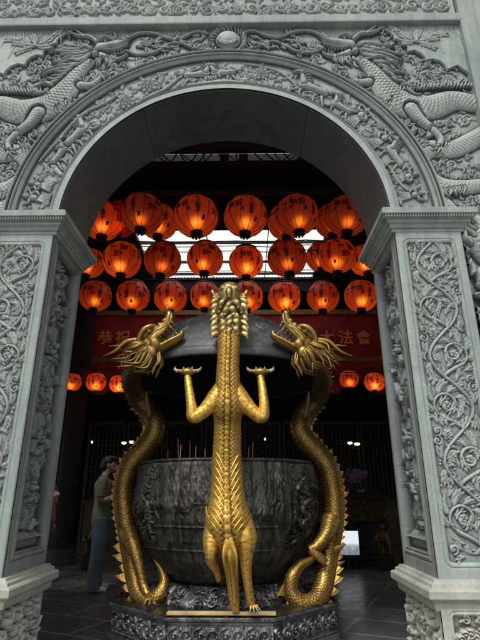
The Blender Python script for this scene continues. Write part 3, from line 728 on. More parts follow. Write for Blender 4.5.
    K.stroke([(K.u0+.30, 3.26), (K.u0+.14, 3.02), (K.u0+.30, 2.75), (K.u0+.52, 2.55), (K.u0+.26, 2.30), (K.u0+.16, 2.0), (K.u0+.45, 1.7), (K.u0+.3, 1.3), (K.u0+.2, .9)], [.10, .11, .115, .11, .10, .1, .1, .09, .08], .075, n=8, scales=(.036, .013), gw=1.2)
    for q in range(40):
        zz = .8+q*.06; K.flame(K.u0+.05+.05*math.sin(q*.7), zz, random.uniform(1.2, 3.2), .12, .020, .05, .2, .03)
    K.dull(.0015, 50, 71); ck = K.done(3, 40)
    link('flank_relief', grid_mesh('flank_relief', sx*K.U, GY+.03-K.H, K.Vv, ck, flip=sx < 0), M['stone'], gate)
# ---- cornice, frieze and outer border
mb = MB()
def prof_box(mb, lv, x0, x1):
    """horizontal moulding: list of (projection, z) extruded along x"""
    n = len(lv); vs = [(x0, GY-p, z) for p, z in lv]+[(x1, GY-p, z) for p, z in lv]
    mb.add(vs, [(i, i+1, n+i+1, n+i) for i in range(n-1)]+[tuple(range(n)), tuple(range(2*n-1, n-1, -1))])
prof_box(mb, [(-.05, 5.214), (.036, 5.215), (.045, 5.219), (.048, 5.232), (.050, 5.300), (.044, 5.306), (.034, 5.308), (.034, 5.318), (.026, 5.324), (-.05, 5.325)], -2.75, 2.13)
mb.build('cornice', M['stone_smooth'], gate, smooth=False)
F = Relief(-2.72, 2.09, 5.325, 5.76, .0050); random.seed(90)
x = -2.6
while x < 2.0:
    F.spiral(x, 5.45+random.uniform(-.02, .02), .055, random.uniform(0, 6), 1.3, .022, .014, random.choice((-1, 1)))
    for q in range(5): F.leaf(x+random.uniform(-.08, .1), 5.46+random.uniform(-.06, .10), random.uniform(0, 6.28), .085, .022, .022, lobes=3)
    if random.random() < .4: F.flower(x+.09, 5.46, .045, 7, .022)
    F.cloud(x+.08, 5.60, .04, 0, .02); x += .135
frame_panel(F, (.03, .03, .028, .03), .01, .012, .022); F.dull(.001, 90, 12); cf = F.done(3, 30)
link('frieze_relief', grid_mesh('frieze_relief', F.U, GY+.01-F.H, F.Vv, cf), M['stone'], gate)
mb = MB(); mb.box((2.105, GY-.045, SP), (2.16, GY+.05, 5.80)); mb.box((2.17, GY-.025, SP), (2.24, GY+.05, 5.80)); mb.box((-2.16, GY-.045, SP), (-2.125, GY+.05, 5.213)); mb.box((-2.75, GY-.04, 5.765), (2.1, GY+.05, 5.83))
mb.build('border_moulding', M['stone_smooth'], gate, smooth=False)
# ================================================================== GROUND
def quad(name, x0, x1, y0, y1, z, mat, **k):
    me = bpy.data.meshes.new(name); me.from_pydata([(x0,y0,z),(x1,y0,z),(x1,y1,z),(x0,y1,z)], [], [(0,1,2,3)]); return link(name, me, mat, **k)
def paving(name, base, joint, rough, rot, size, var=.25, spec=.5):
    m, nt, b, o = newmat(name)
    tc = ND(nt, 'ShaderNodeTexCoord'); mp = ND(nt, 'ShaderNodeMapping'); mp.inputs['Rotation'].default_value = (0, 0, R(rot)); nt.links.new(tc.outputs['Object'], mp.inputs[0])
    br = ND(nt, 'ShaderNodeTexBrick'); br.offset = .5; br.inputs['Scale'].default_value = 1; br.inputs['Brick Width'].default_value = size[0]; br.inputs['Row Height'].default_value = size[1]
    br.inputs['Mortar Size'].default_value = .011; br.inputs['Mortar Smooth'].default_value = .3; br.inputs['Color1'].default_value = (1, 1, 1, 1); br.inputs['Color2'].default_value = (.62, .62, .62, 1); br.inputs['Mortar'].default_value = (0, 0, 0, 1)
    nt.links.new(mp.outputs[0], br.inputs[0])
    n = noise_n(nt, 2.2, 6, .7); c = ramp(nt, n, [(.3, [x*(1-var) for x in base]), (.7, [x*(1+var) for x in base])])
    c = mix(nt, .6, c, br.outputs[0], 'MULTIPLY'); c = mix(nt, br.outputs['Fac'], c, joint)
    nt.links.new(c, b.inputs['Base Color']); f = noise_n(nt, 30, 5, .7)
    nt.links.new(ramp(nt, noise_n(nt, 6, 6, .7), [(.3, rough*.7), (.7, rough*1.5)]), b.inputs['Roughness']); b.inputs['Specular IOR Level'].default_value = spec
    bump(nt, b, f, .12, .003); return m
M['floor'] = paving('dark_polished_floor_stone', (.105, .107, .11), (.34, .34, .33), .27, 24, (1.15, .58))
M['yard'] = paving('grey_paving', (.22, .22, .21), (.08, .08, .08), .7, 0, (.6, .6))
quad('ground', -400, 400, -400, 400, -.155, M['yard'], kind='structure')
mb = MB(); mb.box((-6.5, 3.05, -.15), (6.5, 17.3, 0)); mb.build('hall_floor', M['floor'], smooth=False, kind='structure')

# ================================================================== INCENSE BURNER
UC = V(-.03, 5.02, 0); ZP = .36
censer = empty('incense_burner', tuple(UC), label='huge round blackened bronze incense urn under a dark domed lid', cat='incense burner')
# bowl as a carved surface of revolution
zb = np.array([.44, .47, .52, .60, .70, .85, 1.0, 1.12, 1.24, 1.34, 1.42, 1.455, 1.475])
rb = .955*np.array([.40, .50, .60, .70, .785, .865, .905, .915, .905, .89, .875, .87, .86])
BW = Relief(0, 2*math.pi*.9, .44, 1.475, .006); random.seed(3)
U_, Z_ = BW.U, BW.Vv
# draped, torn upper skin: vertical fibres hanging to an uneven edge
n1 = fbm(BW.nx, BW.ny, 90, 5, 4, .02); n2 = fbm(BW.nx, BW.ny, 26, 6, 5, .10); n3 = fbm(BW.nx, BW.ny, 14, 8, 4, .5)
edge = 1.10 + .30*(fbm(BW.nx, 2, 14, 9, 4, .2)[0][None, :]-.5)*1.6
up = np.clip((Z_-edge)/.05, 0, 1)
BW.H += up*(.018 + .040*np.abs(n2-.5)*2 + .022*(n1-.5) + .012*n3)
for i in range(900):
    u = random.uniform(0, BW.U.max()); z = random.uniform(1.12, 1.44)
    BW.flame(u, z, -1.57+random.uniform(-.3, .3), random.uniform(.05, .20), random.uniform(.004, .008), random.uniform(.004, .014), .25, .010)
lowm = 1-up
for z in (.585, .78, .96, 1.14): BW.H += lowm*.010*np.exp(-((Z_-z)/.006)**2)
for k in range(24):
    u = k/24*BW.U.max(); BW.H -= lowm*.006*np.exp(-((U_-u)/.006)**2)*(Z_ > .585)
BW.H += (fbm(BW.nx, BW.ny, 60, 12, 4, .3)-.5)*.010
for uc in (2*math.pi*.9*(180+38)/360, 2*math.pi*.9*(360-38)/360):   # two knotted side dragons
    random.seed(int(uc*10)); ln = []
    for i in range(9): ln.append((uc+random.uniform(-.10, .10), .92+i*.055))
    BW.stroke(ln, [.014, .022, .026, .022, .014], .034, .01, n=8, scales=(.02, .006))
    for i in range(26): BW.flame(uc+random.uniform(-.16, .16), random.uniform(.85, 1.38), random.uniform(0, 6.28), random.uniform(.08, .17), .007, .026, .35, .010)
    for i in range(6): BW.spiral(uc+random.uniform(-.12, .12), random.uniform(.9, 1.35), .045, random.uniform(0, 6), 1.3, .026, .006, 1, .008)
BW.H[:, -1] = BW.H[:, 0]
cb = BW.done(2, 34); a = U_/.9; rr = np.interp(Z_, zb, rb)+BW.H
link('bowl', grid_mesh('bowl', UC.x+rr*np.cos(a), UC.y+rr*np.sin(a), Z_, cb), M['bowl'], censer)
mb = MB(); mb.lathe([(.82, 1.473), (.845, 1.478), (.855, 1.492), (.845, 1.505), (.80, 1.507), (.78, 1.49), (.78, 1.36), (.02, 1.36)], 96, tuple(UC)); mb.build('bowl_rim', M['bowl'], censer)
mb = MB(); mb.lathe([(.778, 1.37), (.4, 1.395), (.001, 1.40)], 48, tuple(UC)); mb.build('ash_bed', simple('incense_ash', (.10, .09, .08), .95), censer)
# swirled pedestal
PD = Relief(0, 2*math.pi*.55, ZP, .50, .006); random.seed(8)
for i in range(90): PD.spiral(random.uniform(0, 3.45), random.uniform(.37, .49), random.uniform(.03, .05), random.uniform(0, 6), 1.3, .035, .009, random.choice((-1, 1)))
PD.H += (fbm(PD.nx, PD.ny, 40, 2, 4, .1)-.5)*.03; PD.H[:, -1] = PD.H[:, 0]; a = PD.U/.55; rr = .60+.08*np.cos((PD.Vv-ZP)/.14*2.2)+PD.H
link('pedestal', grid_mesh('pedestal', UC.x+rr*np.cos(a), UC.y+rr*np.sin(a), PD.Vv, PD.done(2, 20)), M['base'], censer)
# octagonal base
def octo(rad): return [(UC.x+rad*math.cos(R(22.5+45*k)), UC.y+rad*math.sin(R(22.5+45*k))) for k in range(8)]
AP = .97/math.cos(R(22.5))*1.0
def octmb(lv):
    mb = MB(); vs = []; fs = []
    for q, z in lv: vs += [(x, y, z) for x, y in octo(q)]
    for i in range(len(lv)-1):
        for k in range(8): k2 = (k+1) % 8; fs.append((i*8+k, i*8+k2, i*8+8+k2, i*8+8+k))
    fs.append(tuple(range((len(lv)-1)*8, len(lv)*8))); mb.add(vs, fs); return mb
octmb([(AP+.05, -.002), (AP+.05, .05), (AP+.03, .07), (AP-.01, .09), (AP-.012, .13), (AP-.04, .135), (AP-.04, ZP-.035), (AP-.01, ZP-.03), (AP, ZP-.022), (AP, ZP-.006), (AP-.006, ZP-.001)]).build('base', M['base'], censer, smooth=False)
BT = Relief(-1.02, 1.02, -1.02, 1.02, .007); random.seed(14)
for i in range(120):
    a = random.uniform(0, 6.28); q = random.uniform(.62, .98); BT.spiral(q*math.cos(a), q*math.sin(a), random.uniform(.03, .06), random.uniform(0, 6), 1.2, .010, .008, random.choice((-1, 1)))
BT.H = np.clip(BT.H, 0, .02)+(fbm(BT.nx, BT.ny, 30, 3, 4)-.5)*.004
X, Y = BT.U, BT.Vv; od = np.max([X*math.cos(R(45*k))+Y*math.sin(R(45*k)) for k in range(8)], axis=0)
link('base_top', grid_mesh('base_top', UC.x+X, UC.y+Y, ZP+.002+BT.H, BT.done(2, 30), od < .96), M['base_top'], censer)
side = octo(AP-.036)
for k in range(8):
    x0, y0 = side[k]; x1, y1 = side[(k+1) % 8]; L = math.hypot(x1-x0, y1-y0); E = Relief(0, L, .137, ZP-.036, .005); random.seed(k)
    q = .05; s = 1
    while q < L-.02:
        E.spiral(q, .235, .052, R(90*s), 1.35, .020, .012, s); E.flame(q+.02, .235-.06*s, R(80*s), .12, .014, .018, .1, curl=-s*.8); E.leaf(q+.045, .235+.05*s, R(-60*s), .07, .016, .016, lobes=2); q += .095; s = -s
    E.H += .006*np.exp(-((E.Vv-.146)/.004)**2)+.006*np.exp(-((E.Vv-(ZP-.046))/.004)**2)
    ex, ey = (x1-x0)/L, (y1-y0)/L; nx_, ny_ = ey, -ex
    link('base_relief', grid_mesh('base_relief', x0+ex*E.U+nx_*(E.H+.003), y0+ey*E.U+ny_*(E.H+.003), E.Vv, E.done(2, 30)), M['base'], censer)
# lid
LR, LZ = 1.05, 2.34
LD = Relief(0, 2*math.pi, 0, 1, .0085); random.seed(19)
for q in range(14):
    uc = q/14*6.28+.22; LD.spiral(uc, .42, .10, 1, 1.4, .012, .016); LD.spiral(uc+.10, .55, .07, 2, 1.3, .012, .014, -1)
    for i in range(4): LD.flame(uc+random.uniform(-.1, .1), .35+random.uniform(0, .3), random.uniform(0, 6), .16, .018, .010, .3)
LD.H += (fbm(LD.nx, LD.ny, 24, 4, 5, .16)-.5)*.012; LD.H[:, -1] = LD.H[:, 0]
t = LD.Vv; q_ = np.cos(t*math.pi/2); rr = LR*q_; zz = LZ+.09+.60*np.clip(1-q_**2.2, 0, 1)**.8
nn = LD.H
link('lid_dome', grid_mesh('lid_dome', UC.x+(rr+nn*np.cos(t*1.5))*np.cos(LD.U), UC.y+(rr+nn*np.cos(t*1.5))*np.sin(LD.U), zz+nn*np.sin(t*1.5), LD.done(2, 26)), M['lid'], censer)
mb = MB(); mb.lathe([(LR-.02, LZ+.005), (LR+.020, LZ), (LR+.030, LZ+.012), (LR+.020, LZ+.060), (LR+.012, LZ+.085), (LR-.012, LZ+.096)], 120, tuple(UC)); mb.build('lid_rim', M['lid'], censer)
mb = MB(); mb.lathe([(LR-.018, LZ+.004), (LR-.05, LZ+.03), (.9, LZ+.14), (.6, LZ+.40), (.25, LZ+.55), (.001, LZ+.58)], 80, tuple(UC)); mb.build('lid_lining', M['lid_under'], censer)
for k in ():   # inner posts carrying the lid, behind the dragons
    a = R(45+90*k); mb = MB(); x, y = UC.x+.80*math.cos(a), UC.y+.80*math.sin(a)
    mb.tube([(x, y, 1.48), (x, y, LZ+.26)], .018, 12); mb.build('lid_post', M['darkwood'], censer)
random.seed(2)
sticks = [(178, 438), (181, 445), (190, 441), (196, 446), (232, 440), (249, 447), (253, 442), (205, 449), (168, 450)]
for i, (x, yt) in enumerate(sticks):
    Y = UC.y-.55+random.uniform(-.2, .2); a = P(x, yt, Y); b = P(x-2+random.uniform(0, 3), 470, Y); b.z = 1.37
    mb = MB(); mb.tube([a, b], [.0035, .0045], 6); mb.build('incense_stick', simple('incense_stick_red', (.34, .16, .10), .8, bmp=0) if i == 0 else bpy.data.materials['incense_stick_red'], None,
        label='thin incense stick standing in the urn, %s from the left' % ['second', 'third', 'fourth', 'fifth', 'seventh', 'eighth', 'ninth', 'sixth', 'first'][i], cat='incense stick', group='incense sticks in the urn')
# timber strip
mb = MB(); mb.bevbox((UC.x-.40, UC.y-.955, ZP+.012), (UC.x+.41, UC.y-.90, ZP+.034), .004); mb.build('timber_strip', M['wood'], None, smooth=False, label='pale flat timber strip lying along the front edge of the octagonal base', cat='wood strip')

# ================================================================== DRAGONS
def dragon_skin(pts, rad, dors, step=.0065, n=72, cell=None, amp=.10, belly=True, ridge=.0, squash=1.0, seed=0, name='body'):
    p = np.array([tuple(q) for q in pts]); r = np.array(rad, float); d = np.array([tuple(q) for q in dors])
    if len(d) == 1: d = np.repeat(d, len(p), 0)
    q = crom(np.hstack([p, r[:, None], d]), 24); L = np.concatenate([[0], np.cumsum(np.linalg.norm(np.diff(q[:, :3], axis=0), axis=1))])
    s = np.arange(0, L[-1], step); q = np.stack([np.interp(s, L, q[:, i]) for i in range(q.shape[1])], 1)
    C, Rd, D = q[:, :3], np.maximum(q[:, 3], .002), q[:, 4:7]
    T = np.gradient(C, axis=0); T /= np.linalg.norm(T, axis=1)[:, None]; D = D-T*(D*T).sum(1)[:, None]; D /= np.linalg.norm(D, axis=1)[:, None]; B = np.cross(T, D)
    ph = np.linspace(0, 2*math.pi, n, endpoint=False); PH, SS = np.meshgrid(ph, s); RD = Rd[:, None]+0*PH
    pa = np.abs(np.where(PH > math.pi, PH-2*math.pi, PH)); cell = cell or .030
    nsc = max(8, int(round(2*math.pi*np.max(Rd)/cell)))
    vv = PH/(2*math.pi)*nsc; row = vv-np.floor(vv)-.5; uu = SS/cell+np.where(np.floor(vv) % 2 > .5, .5, 0)+1.5*row**2; sc_ = uu-np.floor(uu)
    hs = sc_*(1-.6*(2*np.abs(row))**3); H = amp*cell*hs
    if belly: bl = (pa > 2.3); bb = SS/(cell*1.25); bb = bb-np.floor(bb); H = np.where(bl, amp*cell*1.2*bb**.7, H)
    if ridge: H = H + ridge*np.exp(-(pa/.13)**2)*(.45+.55*np.abs(np.sin(SS*math.pi/(cell*1.5))))
    g = np.random.default_rng(seed); H = H + (fbm(H.shape[1], H.shape[0], 8, seed+2, 3, 6)-.5)*.006
    rr = RD+H*np.clip(RD/.05, .25, 1); cs, sn = np.cos(PH), np.sin(PH)*squash
    X, Y, Z = [C[:, i:i+1]+rr*(cs*D[:, i:i+1]+sn*B[:, i:i+1]) for i in range(3)]
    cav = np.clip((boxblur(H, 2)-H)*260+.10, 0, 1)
    X, Y, Z, cav = [np.hstack([a, a[:, :1]]) for a in (X, Y, Z, cav)]
    # close the ends
    cap0 = [np.full((1, X.shape[1]), v) for v in C[0]]; cap1 = [np.full((1, X.shape[1]), v) for v in C[-1]]
    X, Y, Z = [np.vstack([a0, a, a1]) for a0, a, a1 in zip(cap0, (X, Y, Z), cap1)]; z = np.zeros((1, X.shape[1])); cav = np.vstack([z, cav, z])
    return grid_mesh(name, X, Y, Z, cav), C, Rd, D, T, B
def fins(mb, C, Rd, D, T, B, s0, s1, pitch, h, lean=.5, grow=None):
    i = int(s0/.0065); k = 0
    while i < min(len(C)-2, int(s1/.0065)):
        hh = h*(grow(i/len(C)) if grow else 1)*(1+.25*math.sin(k*2.1))*random.uniform(.75, 1.2); c = V(*C[i]); d = V(*D[i]); t = V(*T[i]); b = V(*B[i]); w = pitch*.60
        base = c+d*(Rd[i]*.86); tip = c+d*(Rd[i]+hh)+t*hh*lean
        p = [base-t*w, base+t*w*.95, base.lerp(tip, .62)+t*w*.25+d*0, tip, base.lerp(tip, .55)-t*w*.75]
        th = .006
        vs = [q-b*th for q in p[:3]]+[tip]+[p[4]-b*th]+[q+b*th for q in p[:3]]+[p[4]+b*th]
        mb.add(vs, [(4,3,2,1,0), (5,6,7,3,8), (0,1,6,5), (1,2,7,6), (2,3,7), (3,4,8), (4,0,5,8)])
        i += max(1, int(pitch/.0065)); k += 1
def paw(mb, claws, c, fwd, up, size, n=4, spread=.5, drop=.6):
    """a gripping paw: knuckled toes with separate claws"""
    c, f, u = V(*c), V(*fwd).normalized(), V(*up).normalized(); s = f.cross(u).normalized()
    mb.ell(c, (size*.55, size*.55, size*.42))
    for k in range(n):
        a = (k-(n-1)/2)*spread*2/(n-1); d = (f*math.cos(a)+s*math.sin(a)).normalized()
        a0 = c+d*size*.3; a1 = c+d*size*.85+u*size*.28; a2 = c+d*size*1.25-u*size*drop*.25; a3 = c+d*size*1.62-u*size*drop
        mb.tube([a0, a1, a2], [size*.24, size*.22, size*.15], 8, 4); claws.tube([a2, a2.lerp(a3, .5)+d*size*.14, a3], [size*.13, size*.09, size*.01], 7, 3)
    d = -f; a1 = c+d*size*.6+u*size*.1; mb.tube([c, a1], [size*.22, size*.15], 8); claws.tube([a1, a1+d*size*.3-u*size*.1, a1+d*size*.45-u*size*drop*.8], [size*.12, size*.08, size*.01], 7, 3)
def limb(parent, pts, rad, mat, dors=(0,-1,0), cell=.022, name='leg'):
    me, *_ = dragon_skin(pts, rad, [dors], n=40, cell=cell, amp=.11, belly=False, name=name); return link(name, me, mat, parent)

# ---- centre dragon, back to the viewer, climbing the urn
dc = empty('gilt_dragon', (0, 3.98, ZP), label='bright gilt dragon seen from behind, climbing the front of the urn', cat='dragon statue', group='gilt dragons gripping the urn')
pts = [P(236, 613, 4.06), P(234, 598, 4.07), P(232, 575, 4.06), P(230, 556, 4.03), P(229, 538, 3.99), P(228, 520, 3.97), P(227.5, 495, 3.98), P(227, 460, 3.99), P(227.5, 425, 3.95), P(228, 405, 3.88), P(228, 388, 3.86), P(228, 368, 3.86), P(229, 345, 3.86), P(229, 325, 3.88)]
rad = [.022, .034, .044, .062, .140, .165, .124, .108, .100, .118, .094, .084, .085, .08]
me, C, Rd, D, T, B = dragon_skin(pts, rad, [(0, -1, 0)], ridge=.016, cell=.033, amp=.17, squash=1.06, seed=3)
link('body', me, M['gold'], dc)
mb = MB()   # small spine plates
i = 10
while i < len(C)-8:
    c = V(*C[i]); d = V(*D[i]); t = V(*T[i]); r_ = Rd[i]; mb.tube([c+d*r_*.95-t*.012, c+d*(r_+.016)+t*.004, c+d*(r_+.022)+t*.02], [.007, .006, .002], 6, flat=1); i += 6
mb.build('spine_ridge', M['gold'], dc)
mb = MB()   # long hip plumes and herringbone ribs sweeping over the hind body
random.seed(6)
for k in range(11):
    for sd in (-1, 1):
        x = 228; y0 = 535-k*7.5; hw = np.interp(y0, [440, 470, 520, 540], [13, 14, 20, 21])
        pa_ = P(x+sd*1.5, y0+12, 3.80+.02*0); 
        def on(xx, yy):   # a point on the back surface of the body
            zz = P(xx, yy, 3.97).z; j = int(np.argmin(np.abs(C[:, 2]-zz))); dx = (P(xx, yy, 3.97-Rd[j]*.6).x-C[j][0])/(Rd[j]*1.06); dx = max(-.97, min(.97, dx)); return V(C[j][0]+dx*Rd[j]*1.06, C[j][1]-Rd[j]*math.sqrt(1-dx*dx)-.002, zz)
        q = [on(x+sd*1.5, y0+14), on(x+sd*hw*.35, y0+6), on(x+sd*hw*.68, y0-3), on(x+sd*hw*.93, y0-9)]
        mb.tube(q, [.003, .0065, .0065, .002], 7, 5)
mb.build('flank_plume', M['gold'], dc)
mb = MB()   # folded tail fin over the haunches
for dx, yb in ((0, 528), (-4, 532), (4, 533), (-8, 540), (8, 541)):
    a = P(229+dx*.5, yb, 3.83); b = P(230+dx*.8, yb+18, 3.83); c_ = P(232+dx*.5, yb+40, 3.93); mb.tube([a, b, c_], [.009, .013, .003], 8, 6)
mb.tube([P(229, 545, 3.84), P(230, 560, 3.85), P(233, 580, 3.96), P(235, 604, 4.02)], [.012, .016, .013, .008], 10, 6)
mb.build('tail_fin', M['gold'], dc, remesh=.006, sm=2)
# hind legs
limb(dc, [P(219, 522, 3.98), P(212, 540, 3.93), P(210.5, 554, 3.90), P(211, 562, 3.93), P(216, 570, 4.00), P(219, 580, 4.06)], [.10, .070, .042, .034, .026, .020], M['gold'])
limb(dc, [P(238, 520, 3.98), P(245, 538, 3.94), P(246, 554, 3.93), P(246.5, 572, 3.95), P(249, 592, 3.99), P(251, 604, 4.02)], [.105, .088, .052, .036, .030, .030], M['gold'])
mb, cl = MB(), MB(); paw(mb, cl, P(252, 607, 4.03), (0.5, -1, 0), (0, 0, 1), .042, spread=.7, drop=.55);
mb.tube([P(211, 524, 3.90), P(207, 515, 3.87), P(206, 506, 3.86)], [.014, .010, .002], 8, 4)
mb.build('hind_paw', M['gold'], dc); cl.build_each('claw', M['claw'], dc)
# fore legs: out from the shoulder, then straight up to the lid rim
for sx, (ex, ey), (hx, hy) in ((-1, (194, 416), (187.5, 372)), (1, (261.5, 416), (260.5, 372))):
    limb(dc, [P(228+sx*3, 392, 3.90), P(228+sx*12, 399, 3.87), P(228+sx*23, 410, 3.85), P(ex+sx*.5, ey+1, 3.84), P(ex+sx*2.5, ey-10, 3.84), P(ex+(hx-ex)*.5+sx*1.5, ey-26, 3.87), P(hx, hy+4, 3.90)], [.110, .080, .056, .048, .040, .033, .028], M['gold'], name='fore_leg')
    mb, cl = MB(), MB(); c = P(hx, hy, 3.90)
    mb.ell(c, (.062, .042, .036)); 
    for k in range(4):
        t = (k-1.5)/1.5; a1 = c+V(t*.075, -.01, .006); a2 = c+V(t*.10, .035, .045)
        mb.tube([c, a1], [.024, .018], 8); cl.tube([a1, a1+V(t*.028, .0, .012), a2+V(t*.01, 0, .010)], [.016, .012, .002], 7, 4)
    mb.tube([c, c+V(0, .05, .04)], [.022, .016], 8); cl.tube([c+V(0, .05, .04), c+V(0, .085, .06)], [.014, .003], 7)
    mb.build('fore_paw', M['gold_head'], dc, remesh=.006, sm=1); cl.build_each('claw', M['claw'], dc)
# head from behind: smooth crown, rows of mane curls, horn stubs and ears
hd = MB(); mn = MB(); random.seed(9)
hc = P(229.5, 297, 3.92)
hd.ell(hc+V(0, .02, .0), (.115, .13, .125)); hd.ell(hc+V(0, .06, .075), (.105, .12, .085)); hd.ell(hc+V(0, .05, -.12), (.12, .11, .13)); hd.tube([hc+V(-.09, -.03, .05), hc+V(0, -.07, .075), hc+V(.09, -.03, .05)], .022, 10, 6)
hd.tube([hc+V(0, -.09, .05), hc+V(0, -.125, 0), hc+V(0, -.12, -.06)], [.02, .028, .02], 10, 6)
rows = [(304, 3, 7.5), (310, 4, 6.5), (317, 5, 6.2), (324, 5, 6.6), (331, 5, 6.8)]
for j, (y, n, sp) in enumerate(rows):
    for k in range(n):
        t = (k-(n-1)/2); x = 229.5+t*sp+random.uniform(-.8, .8); yy = y-abs(t)*1.2+random.uniform(-1, 1); Yc = 3.80+.022*t*t+.01*j*.3
        sgn = 1 if t > 0 else -1; a = P(x-sgn*2.4, yy-4.0, Yc+.02); b = P(x, yy, Yc-.025); c_ = P(x+sgn*2.8, yy+3.4, Yc-.005); e = P(x+sgn*1.0, yy+5.4, Yc-.03)
        mn.tube([a, b, c_, e], [.013, .026, .023, .008], 9, 5); mn.tube([a+V(.014, -.008, 0), b+V(.014, -.016, .01), c_+V(.012, -.012, .01), e+V(.01, -.005, 0)], [.006, .012, .010, .003], 7, 5)
for sd in (-1, 1):   # side tufts ending in points
    for k in range(7):
        y = 300+k*5.6; a = P(229.5+sd*12, y, 3.88); b = P(229.5+sd*16.5, y+2, 3.86); c_ = P(229.5+sd*(18.5+random.uniform(0, 1.5)), y+(7 if k > 3 else 4), 3.85); mn.tube([a, b, c_], [.03, .024, .003], 8, 5)
    hd.tube([P(229.5+sd*12, 296, 3.92), P(229.5+sd*16, 294, 3.90), P(229.5+sd*17.5, 290, 3.90)], [.022, .020, .012], 8, 5)
    hd.ell(P(229.5+sd*14.5, 298, 3.88), (.030, .025, .024))
    hd.ell(P(229.5+sd*6, 288, 3.84), (.03, .02, .022))
hd.build('head', M['gold_nape'], dc, remesh=.007, sm=3); mn.build('mane', M['gold_nape'], dc, remesh=.006, sm=1)

# ---- profile head used by the two side dragons (x forward, z up)
def side_head(parent, mtx, mat, dk):
    hd = MB(); random.seed(17)
    hd.ell((-.02, 0, .0), (.125, .085, .10)); hd.tube([(.03, 0, .02), (.12, 0, .035), (.21, 0, .04), (.28, 0, .065), (.315, 0, .10)], [.085, .066, .052, .047, .030], 14, 6, flat=.8)
    hd.ell((.305, 0, .115), (.036, .042, .030))
    for s in (-1, 1):
        hd.ell((.322, s*.030, .118), (.022, .018, .018)); hd.ell((.02, s*.062, -.035), (.055, .035, .05)); hd.ell((-.05, s*.075, -.06), (.05, .03, .055))
        hd.tube([(.145, s*.040, .085), (.10, s*.060, .112), (.04, s*.070, .125), (-.03, s*.072, .105), (-.07, s*.075, .07)], [.014, .024, .026, .022, .012], 10, 6)
        hd.tube([(.02, s*.062, .005), (.12, s*.062, -.004), (.20, s*.052, .0), (.27, s*.045, .022), (.315, s*.035, .06)], [.022, .019, .017, .016, .014], 8, 6)
        hd.tube([(.02, s*.055, -.07), (.10, s*.050, -.092), (.17, s*.042, -.115), (.225, s*.03, -.130), (.25, s*.012, -.120)], [.022, .018, .016, .015, .013], 8, 6)
        for k in range(3): hd.ell((.12+.05*k, s*.040, .075-.006*k), (.022, .016, .014))
    hd.tube([(-.02, 0, -.055), (.08, 0, -.095), (.16, 0, -.125), (.23, 0, -.135), (.265, 0, -.105)], [.070, .056, .046, .038, .022], 12, 6, flat=.75)
    head = hd.build('head', mat, parent, remesh=.0062, sm=2, mtx=mtx)
    for s in (-1, 1):
        hr = MB(); hr.tube([(-.04, s*.05, .10), (-.13, s*.07, .165), (-.25, s*.09, .17), (-.36, s*.10, .215)], [.022, .019, .014, .004], 9, 7)
        hr.tube([(-.18, s*.08, .17), (-.22, s*.085, .205), (-.26, s*.09, .25)], [.012, .009, .002], 7, 4); hr.build('horn', mat, parent, mtx=mtx)
    ey = MB()
    for s in (-1, 1): ey.ell((.070, s*.066, .082), (.024, .018, .022), 14, 10)
    ey.build_each('eye', mat, head, mtx=mtx); pu = MB()
    for s in (-1, 1): pu.ell((.082, s*.078, .084), (.009, .007, .009), 10, 8)
    pu.build_each('pupil', M['ink'], head, mtx=mtx)
    tt = MB()
    for s in (-1, 1):
        for k in range(5):
            x = .10+.04*k; tt.cone((x, s*.05, -.008+.012*(k > 3)), (x+.004, s*.048, -.036-(.02 if k == 3 else 0)+.012*(k > 3)), .008, 6)
        for k in range(4): x = .10+.038*k; z = -.085-.013*k; tt.cone((x, s*.038, z), (x+.006, s*.036, z+.030+(.014 if k == 3 else 0)), .007, 6)
    tt.build_each('tooth', M['claw'], head, mtx=mtx)
    tg = MB(); tg.tube([(.0, 0, -.04), (.10, 0, -.075), (.19, 0, -.085), (.25, 0, -.060)], [.03, .030, .024, .008], 10, 6, flat=.4); tg.build('tongue', dk, head, mtx=mtx)
    mn = MB()
    for k in range(60):
        a = R(-150+k*(300/59)); y0, z0 = math.sin(a)*.085, math.cos(a)*.095-.01; L = random.uniform(.16, .30)*(1.0 if abs(a) < 1.6 else .8); w = random.uniform(-.05, .05)
        q = [(-.04, y0, z0), (-.04-L*.3, y0*1.2, z0*1.25+.005+w*.6), (-.04-L*.65, y0*1.25+w*.5, z0*1.25+.0+w), (-.04-L, y0*1.4+w, z0*1.4+.03-w)]
        mn.tube(q, [.020, .022, .014, .002], 7, 6, flat=.7)
    for k in range(4):
        s = -1 if k % 2 else 1; x0 = -.06+.02*k; mn.tube([(x0*.5+.0, s*.045, -.10-.02*(k/12)), (x0*.5-.05, s*.06, -.17), (x0*.5-.10, s*.065, -.17-random.uniform(0, .03)), (x0*.5-.16, s*.07, -.21)], [.014, .014, .010, .002], 8, 6)
    mn.build('mane', mat, parent, mtx=mtx)
    wk = MB()
    for s in (-1, 1):
        wk.tube([(.22, s*.05, .03), (.20, s*.10, .0), (.08, s*.13, .02), (-.08, s*.13, -.01), (-.20, s*.14, .03), (-.34, s*.15, .01)], [.007, .007, .006, .005, .004, .002], 7, 7)
        wk.tube([(-.03, s*.085, .02), (-.10, s*.13, .04), (-.16, s*.15, .075)], [.022, .028, .003], 8, 6, flat=.5)
    wk.build_each('whisker', mat, parent, mtx=mtx)
